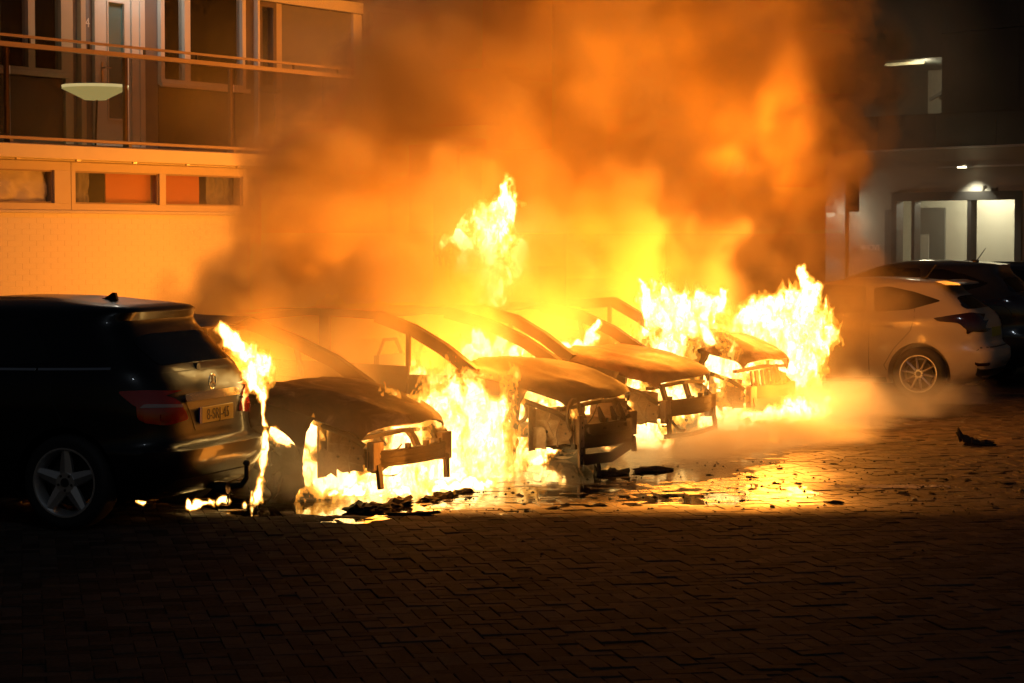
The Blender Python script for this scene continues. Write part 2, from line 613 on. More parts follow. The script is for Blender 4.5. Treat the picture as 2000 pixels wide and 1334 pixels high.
def stack_body(tab, width, name, mat, parent, wells, n_exp=5.2, zscale=1.0):
    """Closed body shell from horizontal outlines: rows (z, rear y, front y, half width). Wheel wells are cut out."""
    zs = []
    for a, b in zip(tab, tab[1:]):
        k = max(2, int(round((b[0] - a[0]) / 0.03)) + (2 if abs(b[2] - a[2]) > 0.25 else 0))
        zs += [a[0] + (b[0] - a[0]) * i / k for i in range(k)]
    zs.append(tab[-1][0])
    P = hermite_table(tab, zs)
    ncol = 112
    vs_, fs_ = [], []
    for z, (yr, yf, w) in zip(zs, P):
        e = 2.0 / n_exp
        for k in range(ncol):
            t = 2 * math.pi * k / ncol
            ct, st = math.cos(t), math.sin(t)
            x = w * math.copysign(abs(ct)**e, ct)
            y = (yr + yf) / 2 + (yf - yr) / 2 * math.copysign(abs(st)**e, st)
            vs_.append((width / 2 + x, y, z * zscale))
    nr = len(zs)
    for i in range(nr - 1):
        for k in range(ncol):
            k2 = (k + 1) % ncol
            fs_.append((i * ncol + k, i * ncol + k2, (i + 1) * ncol + k2, (i + 1) * ncol + k))
    fs_.append(tuple(range(ncol - 1, -1, -1)))
    fs_.append(tuple((nr - 1) * ncol + k for k in range(ncol)))
    mb = MB().add(vs_, fs_)
    o = mb.build(name, mat, parent)
    cut = MB()
    for (wy, wz, wr) in wells:
        cut.disc((0.10, wy, wz), wr, 0.5, 'x', 48)
        cut.disc((width - 0.10, wy, wz), wr, 0.5, 'x', 48)
    co = cut.build('cutter', None)
    co.parent = parent
    md = o.modifiers.new('wells', 'BOOLEAN')
    md.operation = 'DIFFERENCE'
    md.solver = 'EXACT'
    md.object = co
    bpy.context.view_layer.update()
    apply_mods(o)
    bpy.data.objects.remove(co)
    me = o.data
    me.polygons.foreach_set('use_smooth', [True] * len(me.polygons))
    me.set_sharp_from_angle(angle=R(32))
    me.materials.clear()
    me.materials.append(M[mat])
    bm = bmesh.new()
    bm.from_mesh(me)
    bvh = BVHTree.FromBMesh(bm)
    bm.free()
    return o, bvh


def panel(name, bvh, poly, axis, mat, parent, off=0.004, res=0.035, rounding=2, span=6.0):
    """A sheet that follows the body: poly seen along axis ('x-' left side, 'x+' right side, 'y-' rear, 'z+' top)."""
    poly = round_poly(poly, 0.02 * rounding) if rounding else poly
    dense = []
    for a, b in zip(poly, poly[1:] + poly[:1]):
        k = max(1, int(math.dist(a, b) / res))
        dense += [(a[0] + (b[0] - a[0]) * i / k, a[1] + (b[1] - a[1]) * i / k) for i in range(k)]
    nb = len(dense)
    xs = [p[0] for p in dense]
    ys = [p[1] for p in dense]
    pts = list(dense)
    x = min(xs) + res / 2
    while x < max(xs):
        y = min(ys) + res / 2
        while y < max(ys):
            if inside((x, y), dense) and min(math.dist((x, y), q) for q in dense) > res * 0.45:
                pts.append((x, y))
            y += res
        x += res
    ed = [(i, (i + 1) % nb) for i in range(nb)]
    r = delaunay_2d_cdt([Vector(p) for p in pts], ed, [], 1, 1e-5)
    V2, F = r[0], r[2]
    V3, NN = [], []
    dmin = None
    if axis == 'y-':
        hs = [bvh.ray_cast(Vector((p.x, -4, p.y)), Vector((0, 1, 0)))[0] for p in V2]
        hs = [h.y for h in hs if h is not None]
        dmin = min(hs)
    for p in V2:
        if axis == 'x-':
            o, d = Vector((-3, p.x, p.y)), Vector((1, 0, 0))
        elif axis == 'x+':
            o, d = Vector((6, p.x, p.y)), Vector((-1, 0, 0))
        elif axis == 'y-':
            o, d = Vector((p.x, -4, p.y)), Vector((0, 1, 0))
        else:
            o, d = Vector((p.x, p.y, 5)), Vector((0, 0, -1))
        loc, nor, _i, _d = bvh.ray_cast(o, d)
        if dmin is not None and (loc is None or loc.y > dmin + 0.16):
            loc, nor, _i, _d = bvh.find_nearest(Vector((p.x, dmin + 0.12, p.y)))
        if loc is None:
            loc, nor, _i, _d = bvh.find_nearest(o + d * span * 0.5)
        if nor.dot(d) > 0:
            nor = -nor
        V3.append(loc + nor * off)
        NN.append(nor)
    n = len(V3)
    back = [p - q * (off + 0.006) for p, q in zip(V3, NN)]
    cnt = {}
    for f in F:
        for a, b in zip(f, list(f[1:]) + [f[0]]):
            cnt[(min(a, b), max(a, b))] = cnt.get((min(a, b), max(a, b)), 0) + 1
    fs_ = [tuple(f) for f in F]
    for (a, b), c in cnt.items():
        if c == 1:
            fs_.append((a, b, b + n, a + n))
    mb = MB().add(V3 + back, fs_)
    return mb.build(name, mat, parent, smooth=True, angle=40)


def strip(line, w):
    """A thin polygon round a polyline."""
    L, Rr = [], []
    for i, p in enumerate(line):
        a = line[max(i - 1, 0)]
        b = line[min(i + 1, len(line) - 1)]
        d = Vector((b[0] - a[0], b[1] - a[1])).normalized()
        L.append((p[0] - d.y * w / 2, p[1] + d.x * w / 2))
        Rr.append((p[0] + d.y * w / 2, p[1] - d.x * w / 2))
    return L + Rr[::-1]


def make_wheel(root, x, y, r, rim_r, width, side, style, spin=0.0):
    """side -1: outer face towards -x. Children tyre, rim, hub_cap, brake_disc under the part wheel."""
    w = link('wheel', None, root, (x, y, r))
    w.empty_display_size = 0.1
    s = side
    o = s * width / 2
    b = 0.02
    MB().lathe([(-o, rim_r - 0.004), (-o, r - 0.03), (-o + s * 0.02, r - 0.006), (-o + s * 0.05, r), (o - s * 0.05, r), (o - s * 0.02, r - 0.006),
                (o, r - 0.03), (o + s * 0.004, (r + rim_r) / 2), (o, rim_r + 0.004), (o - s * 0.02, rim_r - 0.004)], 56, 'x').build('tyre', 'tyre', w, True, 40)
    m = MB()
    m.lathe([(o + s * 0.006, rim_r + 0.004), (o + s * 0.006, rim_r - 0.008), (o - s * 0.01, rim_r - 0.018), (o - s * 0.09, rim_r - 0.035), (o - s * 0.09, rim_r - 0.02), (o - s * 0.01, rim_r - 0.002)], 56, 'x')
    m.disc((o - s * 0.035, 0, 0), 0.068 if style == 5 else 0.055, 0.05, 'x', 28)
    for k in range(style):
        a = spin + 2 * math.pi * k / style
        ca, sa = math.cos(a), math.sin(a)
        if style == 5:
            pr = [(0.04, -0.052), (rim_r * 0.6, -0.040), (rim_r - 0.012, -0.026), (rim_r - 0.012, 0.026), (rim_r * 0.6, 0.040), (0.04, 0.052)]
            ridge = 0.014
        else:
            pr = [(0.04, -0.013), (rim_r - 0.012, -0.009), (rim_r - 0.012, 0.009), (0.04, 0.013)]
            ridge = 0.006
        n = len(pr)
        xf, xb = o - s * 0.016, o - s * 0.05
        V = []
        for q in pr:
            V.append((xf - s * 0.012 * (1 - q[0] / rim_r), q[0] * ca - q[1] * sa, q[0] * sa + q[1] * ca))
        for q in pr:
            V.append((xb, q[0] * ca - q[1] * sa, q[0] * sa + q[1] * ca))
        # raised central ridge
        c0 = (xf + s * ridge * 0.3, 0.05 * ca, 0.05 * sa)
        c1 = (xf + s * ridge, (rim_r - 0.014) * ca, (rim_r - 0.014) * sa)
        V += [c0, c1]
        F = [tuple(range(n, 2 * n))] + [(i, (i + 1) % n, n + (i + 1) % n, n + i) for i in range(n)]
        h = n // 2
        F += [tuple(list(range(0, h)) + [2 * n + 1, 2 * n]), tuple(list(range(h, n)) + [2 * n, 2 * n + 1]), (h - 1, h, 2 * n + 1), (n - 1, 0, 2 * n)]
        m.add(V, F)
    m.build('rim', 'alloy', w, True, 25)
    hb = MB().disc((o - s * 0.008, 0, 0), 0.03, 0.012, 'x', 24)
    for k in range(5):
        a = spin + 2 * math.pi * (k + 0.5) / 5
        hb.disc((o - s * 0.012, 0.052 * math.cos(a), 0.052 * math.sin(a)), 0.009, 0.014, 'x', 8)
    hb.build('hub_cap', 'dark_metal', w)
    MB().disc((o - s * 0.12, 0, 0), rim_r * 0.72, 0.03, 'x', 32).build('brake_disc', 'dark_metal', w, True, 40)
    return w


# ------------------------------------------------------------------ the setting: ground, paving, water
def ground():
    mb = MB()
    xs = [-60, -14, 30, 120]
    ys = [-60, -16, 14, 90]
    mb.box(-60, 120, -60, 90, -0.6, -0.0085)
    o = mb.build('ground', 'sand')
    tag(o, kind='structure')
    return o


ground()
UA = R(-45.5)
UX = (math.cos(UA), math.sin(UA))
VX = (-math.sin(UA), math.cos(UA))
CAMP = Vector(cam.location)
FW = (math.cos(R(32.5)), math.sin(R(32.5)))
RT = (math.sin(R(32.5)), -math.cos(R(32.5)))


def paving():
    root = link('pavement', None)
    tag(root, kind='structure')
    rng = random.Random(5)
    BL, BW, J = 0.212, 0.106, 0.003
    ch = 0.003

    def brick_verts(l, w, h=0.0):
        a, b = l / 2 - J / 2, w / 2 - J / 2
        V = [(-a, -b, -0.03), (a, -b, -0.03), (a, b, -0.03), (-a, b, -0.03), (-a, -b, h - ch), (a, -b, h - ch), (a, b, h - ch), (-a, b, h - ch),
             (-a + ch, -b + ch, h), (a - ch, -b + ch, h), (a - ch, b - ch, h), (-a + ch, b - ch, h)]
        F = [(8, 9, 10, 11)] + [(i, (i + 1) % 4, 4 + (i + 1) % 4, 4 + i) for i in range(4)] + [(4 + i, 4 + (i + 1) % 4, 8 + (i + 1) % 4, 8 + i) for i in range(4)]
        return V, F

    bricks = []
    cells = 230
    for i in range(-cells, cells):
        for j in range(-cells, cells):
            c = (i - j) % 4
            if c == 0:
                cx, cyy, vert = (i + 1) * BW, (j + 0.5) * BW, False
            elif c == 3:
                cx, cyy, vert = (i + 0.5) * BW, (j + 1) * BW, True
            else:
                continue
            X = cx * UX[0] + cyy * VX[0] + 3.0
            Y = cx * UX[1] + cyy * VX[1] - 3.5
            dx, dy = X - CAMP.x, Y - CAMP.y
            d = dx * FW[0] + dy * FW[1]
            s = dx * RT[0] + dy * RT[1]
            if d < 7.6 or d > 29 or abs(s) > d * 0.235 + 2.2 or Y > 4.6:
                continue
            vis = d > 10.1 and abs(s) < d * 0.222
            bricks.append((0 if vis else 1, d, X, Y, vert))
    bricks.sort()
    V0, F0 = brick_verts(BL, BW)
    tones = []
    proto = []
    for k in range(5):
        me = bpy.data.meshes.new('brick')
        me.from_pydata(V0, [], F0)
        me.materials.append(M['paving'])
        at = me.attributes.new('tone', 'FLOAT', 'POINT')
        at.data.foreach_set('value', [0.15 + 0.17 * k] * len(V0))
        proto.append(me)
    joined = MB()
    jt = []
    for n, (_, d, X, Y, vert) in enumerate(bricks):
        ang = UA + (math.pi / 2 if vert else 0) + rng.gauss(0, 0.006)
        dz = rng.gauss(0, 0.0018)
        tx, ty = rng.gauss(0, 0.010), rng.gauss(0, 0.010)
        # shallow sag of the yard: low patches hold the water
        dz += 0.004 * (noise.noise(Vector((X * 0.8, Y * 0.8, 1.7))) - 0.1)
        if n < 300:
            o = link('brick', proto[rng.randrange(5)], root, (X, Y, dz))
            o.rotation_euler = (tx, ty, ang)
        else:
            mt = Matrix.Translation((X, Y, dz)) @ Matrix.Rotation(ang, 4, 'Z') @ Matrix.Rotation(tx, 4, 'X') @ Matrix.Rotation(ty, 4, 'Y')
            joined.add([mt @ Vector(v) for v in V0], F0)
            jt += [rng.random()] * len(V0)
    me = bpy.data.meshes.new('brick_paving')
    me.from_pydata(joined.v, [], joined.f)
    me.materials.append(M['paving'])
    at = me.attributes.new('tone', 'FLOAT', 'POINT')
    at.data.foreach_set('value', jt)
    o = link('brick_paving', me, root)
    tag(o, kind='stuff')


paving()


def water_mat():
    m = bpy.data.materials.new('water_film')
    m.use_nodes = True
    nt = m.node_tree
    nt.nodes.clear()
    o = nt.nodes.new('ShaderNodeOutputMaterial')
    t = nt.nodes.new('ShaderNodeBsdfTransparent')
    t.inputs[0].default_value = (0.55, 0.5, 0.45, 1)
    g = nt.nodes.new('ShaderNodeBsdfGlossy')
    g.inputs['Roughness'].default_value = 0.03
    mx = nt.nodes.new('ShaderNodeMixShader')
    fr = nt.nodes.new('ShaderNodeFresnel')
    fr.inputs[0].default_value = 1.34
    geo = nt.nodes.new('ShaderNodeNewGeometry')
    n = nt.nodes.new('ShaderNodeTexNoise')
    n.inputs['Scale'].default_value = 9
    n.inputs['Detail'].default_value = 3
    nt.links.new(geo.outputs['Position'], n.inputs['Vector'])
    bp = nt.nodes.new('ShaderNodeBump')
    bp.inputs['Strength'].default_value = 0.10
    bp.inputs['Distance'].default_value = 0.01
    nt.links.new(n.outputs['Fac'], bp.inputs['Height'])
    nt.links.new(bp.outputs['Normal'], g.inputs['Normal'])
    nt.links.new(bp.outputs['Normal'], fr.inputs['Normal'])
    nt.links.new(fr.outputs[0], mx.inputs[0])
    nt.links.new(t.outputs[0], mx.inputs[1])
    nt.links.new(g.outputs[0], mx.inputs[2])
    nt.links.new(mx.outputs[0], o.inputs[0])
    return m


M['water'] = water_mat()


def puddle(pts, z=0.0016):
    """Thin film of hose water with a ragged shore; bricks that stand proud break it."""
    rng = random.Random(int(pts[0][0] * 100))
    p = chaikin(pts, 3)
    q = []
    for a, b in zip(p, p[1:] + p[:1]):
        for k in range(4):
            u = k / 4
            x, y = a[0] + (b[0] - a[0]) * u, a[1] + (b[1] - a[1]) * u
            nn = noise.noise(Vector((x * 3, y * 3, 0.5))) * 0.22 + noise.noise(Vector((x * 11, y * 11, 2.5))) * 0.07
            dx, dy = b[0] - a[0], b[1] - a[1]
            l = math.hypot(dx, dy) + 1e-6
            q.append((x + dy / l * nn, y - dx / l * nn))
    r = delaunay_2d_cdt([Vector(v) for v in q], [(i, (i + 1) % len(q)) for i in range(len(q))], [], 1, 1e-5)
    me = bpy.data.meshes.new('puddle_water')
    me.from_pydata([(v.x, v.y, z) for v in r[0]], [], [tuple(f) for f in r[2]])
    me.materials.append(M['water'])
    o = link('puddle_water', me)
    tag(o, kind='structure')


puddle([(1.2, -0.6), (2.2, -1.5), (3.0, -1.75), (4.3, -2.1), (6.2, -2.05), (7.6, -1.75), (9.0, -1.3), (9.5, -0.7), (9.0, 0.6), (7, 1.2), (4, 1.2), (2.3, 0.9), (1.5, 0.2)])
puddle([(1.15, -1.1), (1.5, -1.5), (2.1, -1.62), (2.0, -1.4), (1.5, -1.15)])
puddle([(2.2, -1.9), (2.6, -2.25), (3.6, -2.9), (4.4, -3.4), (4.9, -3.2), (5.6, -2.7), (4.6, -2.35), (3.4, -2.15)], 0.0002)


# ------------------------------------------------------------------ apartment building on the left
def apartment():
    root = thing('apartment_building', 'white painted apartment building with gallery and high garage windows, lit orange by the fire', 'building')
    X0, X1 = 2.0, 22.0
    WY = 7.16
    # lower wall with real brick courses where they can be seen
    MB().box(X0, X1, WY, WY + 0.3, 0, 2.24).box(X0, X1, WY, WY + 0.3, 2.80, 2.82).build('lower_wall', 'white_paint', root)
    rng = random.Random(11)
    BL, BH = 0.22, 0.0625
    a, b, c = BL / 2 - 0.0006, BH / 2 - 0.0006, 0.0015
    V = [(-a, 0, -b), (a, 0, -b), (a, 0, b), (-a, 0, b), (-a + c, -0.0015, -b + c), (a - c, -0.0015, -b + c), (a - c, -0.0015, b - c), (-a + c, -0.0015, b - c)]
    F = [(4, 5, 6, 7)] + [(i, (i + 1) % 4, 4 + (i + 1) % 4, 4 + i) for i in range(4)]
    me = bpy.data.meshes.new('brick')
    me.from_pydata(V, [], F)
    me.materials.append(M['white_paint'])
    rest = MB()
    n = 0
    for r in range(19):
        z = 2.205 - r * BH
        for k in range(62):
            x = 5.6 + k * BL + (BL / 2 if r % 2 else 0)
            dy = rng.uniform(-0.001, 0.0008)
            if n < 300 and 6.4 < x < 11.2 and r < 14:
                link('brick', me, root, (x, WY + dy, z))
                n += 1
            else:
                rest.add([(v[0] + x, v[1] + WY + dy, v[2] + z) for v in V], F)
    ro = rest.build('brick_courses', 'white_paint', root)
    ro['kind'] = 'stuff'
    # ledge under the garage windows
    MB().box(X0, X1, WY - 0.05, WY + 0.05, 2.225, 2.262, 0.006).build('window_ledge', 'concrete', root)

    # garage window band
    def low_window(xa, xb, panes, fill):
        f = MB()
        f.box(xa, xb, WY - 0.03, WY + 0.12, 2.70, 2.795)
        f.box(xa, xb, WY - 0.03, WY + 0.12, 2.264, 2.335)
        edges = [xa] + [p for pr in panes for p in pr] + [xb]
        for q in range(0, len(edges), 2):
            f.box(edges[q], edges[q + 1], WY - 0.03, WY + 0.12, 2.336, 2.699)
        win = f.build('garage_window', 'cream_frame', root)
        bd = MB()
        for pa, pb in panes:
            for (u0, u1, w0, w1) in ((pa, pb, 2.336, 2.352), (pa, pb, 2.683, 2.699), (pa, pa + 0.016, 2.353, 2.682), (pb - 0.016, pb, 2.353, 2.682)):
                bd.box(u0, u1, WY + 0.0, WY + 0.03, w0, w1)
        bd.build('glazing_bead', 'rail_paint', win)
        for pa, pb in panes:
            MB().box(pa + 0.002, pb - 0.002, WY + 0.032, WY + 0.038, 2.338, 2.697).build('pane', 'win_glass', win)
        for (kind, xa_, xb_) in fill:
            if kind == 'orange':
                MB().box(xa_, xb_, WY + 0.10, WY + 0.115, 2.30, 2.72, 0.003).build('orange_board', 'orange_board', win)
            elif kind == 'cloth':
                G = [[(xa_ + (xb_ - xa_) * i / 40, WY + 0.085 + 0.06 * noise.noise(Vector((i * 0.16, j * 0.13, 3.3))) + 0.03 * noise.noise(Vector((i * 0.35 + j * 0.3, j * 0.2, 8))), 2.28 + 0.46 * j / 20) for j in range(21)] for i in range(41)]
                MB().sheet(G, 0.002).build('crumpled_cloth', 'white_cloth', win, True)
            elif kind == 'blur':
                G = [[(xa_ + (xb_ - xa_) * i / 20, WY + 0.16 + 0.04 * noise.noise(Vector((i * 0.3, j * 0.3, 5))), 2.28 + 0.46 * j / 12) for j in range(13)] for i in range(21)]
                MB().sheet(G, 0.002).build('net_curtain', 'grey_panel', win, True)
        MB().box(xa, xb, WY + 0.5, WY + 0.55, 2.2, 2.8).build('room_back', 'dark_room', win)
        return win

    low_window(4.35, 7.655, [(4.5, 5.9), (6.02, 7.40)], [('cloth', 6.0, 7.38)])
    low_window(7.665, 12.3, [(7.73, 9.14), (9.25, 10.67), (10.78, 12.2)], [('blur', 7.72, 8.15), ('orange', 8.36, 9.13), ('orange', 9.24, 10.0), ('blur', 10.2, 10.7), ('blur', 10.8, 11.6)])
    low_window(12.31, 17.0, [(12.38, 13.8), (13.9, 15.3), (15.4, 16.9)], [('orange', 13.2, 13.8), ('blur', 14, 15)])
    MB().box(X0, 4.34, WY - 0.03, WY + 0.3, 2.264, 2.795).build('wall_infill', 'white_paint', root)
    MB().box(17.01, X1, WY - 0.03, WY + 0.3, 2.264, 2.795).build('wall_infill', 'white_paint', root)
    # floor slab of the gallery
    MB().box(X0, X1, 7.02, 12.0, 2.822, 2.975, 0.008).build('gallery_slab', 'white_paint', root)
    for k in range(16):
        MB().box(6.75 + 0.93 * k - 0.03, 6.75 + 0.93 * k + 0.03, 7.03, 7.06, 2.8, 2.8215).build('drip_clip', 'steel', root)
    # soffit above and back of the building
    MB().box(X0, X1, 7.6, 12.0, 5.75, 5.95).build('upper_slab', 'concrete', root)
    MB().box(X0, X1, 9.2, 9.3, 2.98, 5.74).build('room_back', 'dark_room', root)
    MB().box(X0, X0 + 0.2, 7.47, 12.0, 0, 2.81).box(X1 - 0.2, X1, 7.47, 12.0, 0, 2.81).box(X0, X0 + 0.2, 8.5, 12.0, 2.98, 5.74).box(X1 - 0.2, X1, 8.5, 12, 2.98, 5.74).build('end_wall', 'white_paint', root)
    MB().box(X0, X1, 11.9, 12.0, 0, 2.81).build('rear_wall', 'white_paint', root)

    # upper facade, set back behind the gallery
    UY = 8.35
    zt = 5.74
    zb = 2.98

    def bx(nm, xa, xb, za, zb_, mat, dy=0.0, th=0.08, parent=root):
        return MB().box(xa, xb, UY + dy, UY + dy + th, za, zb_, 0.003).build(nm, mat, parent)

    def window(xa, xb, za, zb_, mull, fm, curtains=()):
        """Frame with mullions; panes of glass behind; dark room further back."""
        f = MB()
        w = 0.07
        f.box(xa, xa + w, UY - 0.02, UY + 0.08, za, zb_)
        f.box(xb - w, xb, UY - 0.02, UY + 0.08, za, zb_)
        f.box(xa + w, xb - w, UY - 0.02, UY + 0.08, za, za + w)
        f.box(xa + w, xb - w, UY - 0.02, UY + 0.08, zb_ - w, zb_)
        xs = [xa + w]
        for m in mull:
            f.box(m - 0.055, m + 0.055, UY - 0.02, UY + 0.08, za + w + 0.0005, zb_ - w - 0.0005)
            xs += [m - 0.055, m + 0.055]
        xs.append(xb - w)
        win = f.build('window', fm, root)
        MB().box(xa - 0.03, xb + 0.03, UY - 0.07, UY - 0.021, za - 0.03, za + 0.025, 0.004).build('sill', fm, win)
        for q in range(0, len(xs), 2):
            MB().box(xs[q] + 0.001, xs[q + 1] - 0.001, UY + 0.03, UY + 0.038, za + w + 0.001, zb_ - w - 0.001).build('pane', 'win_glass', win)
        for (ca, cb, mt) in curtains:
            G = [[(ca + (cb - ca) * i / 40, UY + 0.22 + 0.03 * math.sin(i * 1.05) + 0.012 * math.sin(i * 2.7), za + 0.02 + (zb_ - za) * j / 6) for j in range(7)] for i in range(41)]
            MB().sheet(G, 0.002).build('curtain', mt, win, True)
        return win

    bx('wall_panel', X0, 6.2, zb, zt, 'brown_panel')
    window(6.3, 8.86, 3.86, zt - 0.02, [8.30], 'cream_frame', [(6.4, 8.02, 'curtain')])
    bx('parapet_panel', 6.3, 8.86, zb, 3.82, 'brown_panel', 0.02)
    bx('wall_strip', 8.865, 9.0, zb, zt, 'cream_frame', -0.01)
    bx('wall_strip', 9.005, 9.11, zb, zt, 'grey_panel', 0.03)
    bx('wall_strip', 9.115, 9.2, zb, zt, 'cream_frame', -0.03)
    np_ = bx('number_panel', 9.205, 9.36, zb, zt, 'grey_panel', 0.02)
    text_obj('house_number', '4', 0.16, 'white_frame', np_, (9.275, UY + 0.016, 4.52), (R(90), 0, 0), 0.002)
    # front door with a tall frosted pane
    df = MB()
    df.box(9.365, 9.43, UY - 0.02, UY + 0.1, zb, zt)
    df.box(10.02, 10.09, UY - 0.02, UY + 0.1, zb, zt)
    df.box(10.095, 10.17, UY - 0.005, UY + 0.1, zb, zt)
    df.box(10.175, 10.26, UY - 0.02, UY + 0.1, zb, zt)
    df.build('door_frame', 'door_white', root)
    dl = MB()
    dl.box(9.435, 9.615, UY, UY + 0.05, zb + 0.02, zt - 0.1)
    dl.box(9.895, 10.015, UY, UY + 0.05, zb + 0.02, zt - 0.1)
    dl.box(9.6155, 9.8945, UY, UY + 0.05, zb + 0.02, 3.40)
    dl.box(9.6155, 9.8945, UY, UY + 0.05, 4.80, zt - 0.1)
    door = dl.build('front_door', 'door_white', root)
    MB().box(9.616, 9.894, UY + 0.02, UY + 0.03, 3.401, 4.799).build('pane', 'teal_glass', door)
    bd = MB()
    for (u0, u1, w0, w1) in ((9.595, 9.915, 3.38, 3.4), (9.595, 9.915, 4.8, 4.82), (9.595, 9.614, 3.401, 4.799), (9.896, 9.915, 3.401, 4.799)):
        bd.box(u0, u1, UY - 0.012, UY - 0.0005, w0, w1)
    bd.build('pane_trim', 'white_frame', door)
    hd = MB()
    hd.box(9.49, 9.515, UY - 0.012, UY - 0.0006, 3.83, 4.07)
    hd.tube([(9.5, UY - 0.012, 4.0), (9.5, UY - 0.055, 4.0), (9.6, UY - 0.06, 4.0)], 0.011, 8)
    hd.build('handle', 'steel', door)
    bx('wall_strip', 10.265, 10.55, zb, zt, 'grey_panel', 0.03)
    window(10.555, 12.22, 3.86, zt - 0.02, [11.06], 'white_frame')
    bx('parapet_panel', 10.555, 12.22, zb, 3.82, 'brown_panel', 0.02)
    bx('wall_strip', 12.225, 12.44, zb, zt, 'brown_panel', 0.03)
    bx('wall_strip', 12.445, 12.49, zb, zt, 'white_frame', -0.04)
    window(12.495, 12.86, 3.9, 5.06, [], 'brown_panel')
    bx('parapet_panel', 12.495, 12.86, zb, 3.86, 'brown_panel', 0.02)
    bx('wall_strip', 12.865, 13.0, zb, 5.06, 'cream_frame', 0.0)
    bx('lintel', 12.495, 14.8, 5.07, 5.22, 'white_frame', -0.03)
    dd = bx('second_door', 13.005, 14.6, zb, 5.06, 'grey_panel', 0.04, 0.05)
    bx('wall_strip', 14.605, 14.8, zb, 5.06, 'white_frame', 0.0)
    window(14.81, 16.2, 3.9, 5.2, [15.1], 'brown_panel')
    bx('wall_panel', 14.81, X1, zb, 3.86, 'brown_panel')
    bx('wall_panel', 16.21, X1, 3.87, zt, 'brown_panel')
    bx('wall_panel', 12.495, 16.2, 5.225, zt, 'brown_panel')
    # lamp over the front door, on the gallery ceiling
    lm = MB().disc((9.9, 7.9, 5.70), 0.14, 0.08, 'z', 24).build('door_lamp', 'lamp_white', root)
    l = bpy.data.lights.new('door_lamp_light', 'POINT')
    l.energy = 26
    l.color = (1.0, 0.93, 0.78)
    l.shadow_soft_size = 0.12
    link('door_lamp_light', l, lm, (9.9, 7.9, 5.55))
    return root


apartment()


def railing():
    root = thing('balcony_railing', 'long gallery railing of smoked glass panels under a brown handrail', 'railing')
    Y = 7.12
    MB().bar([(2.0, Y, 4.035), (22.0, Y, 4.035)], 0.075, 0.05, (0, 1, 0)).build('handrail', 'rail_paint', root)
    MB().bar([(2.0, Y + 0.02, 4.135), (22.0, Y + 0.02, 4.135)], 0.04, 0.028, (0, 1, 0)).build('top_rail', 'rail_paint', root)
    MB().box(2.0, 22.0, Y - 0.03, Y + 0.03, 3.02, 3.055, 0.004).build('bottom_rail', 'rail_paint', root)
    MB().box(2.0, 22.0, Y + 0.10, Y + 0.12, 2.976, 3.0).build('edge_trim', 'rail_paint', root)
    x = 6.72 - 1.885 * 2
    k = 0
    while x < 21.5:
        p = MB()
        p.box(x - 0.02, x + 0.02, Y + 0.035, Y + 0.075, 2.977, 4.009)
        p.box(x - 0.06, x + 0.06, Y - 0.06, Y + 0.09, 2.9755, 2.985)
        p.box(x - 0.025, x + 0.025, Y - 0.02, Y + 0.034, 2.986, 3.019)
        p.build('post', 'rail_paint', root)
        MB().box(x + 0.012, x + 1.885 - 0.012, Y - 0.005, Y + 0.005, 3.057, 4.008).build('glass_panel', 'bal_glass', root)
        x += 1.885
        k += 1
    x = 6.1
    while x < 21:
        MB().box(x - 0.012, x + 0.012, Y + 0.0, Y + 0.02, 4.062, 4.12).build('rail_support', 'dark_frame', root)
        x += 0.93
    return root


railing()


def reflected_lamp():  # solid bowl and stem standing in for a lamp reflected in the glass
    root = thing('reflected_lamp', 'lamp reflected in the balcony glass, built as a glowing pale yellow bowl on a stem', 'lamp', (8.59, 7.62, 2.976))
    MB().lathe([(0.57, 0.13), (0.575, 0.10), (0.70, 0.36), (0.705, 0.375), (0.70, 0.385), (0.58, 0.14)], 40, 'z').build('bowl_shade', 'lamp_bowl', root, True, 50)
    MB().lathe([(0.705, 0.375), (0.735, 0.385), (0.74, 0.375), (0.71, 0.365)], 40, 'z').build('shade_rim', 'lamp_bowl_hot', root, True)
    MB().tube([(0.0, 0, 0.02), (0.03, 0, 0.57)], 0.012, 8).build('stem', 'dark_frame', root)
    MB().disc((0, 0, 0.012), 0.12, 0.022, 'z', 24).build('lamp_base', 'dark_frame', root)


reflected_lamp()


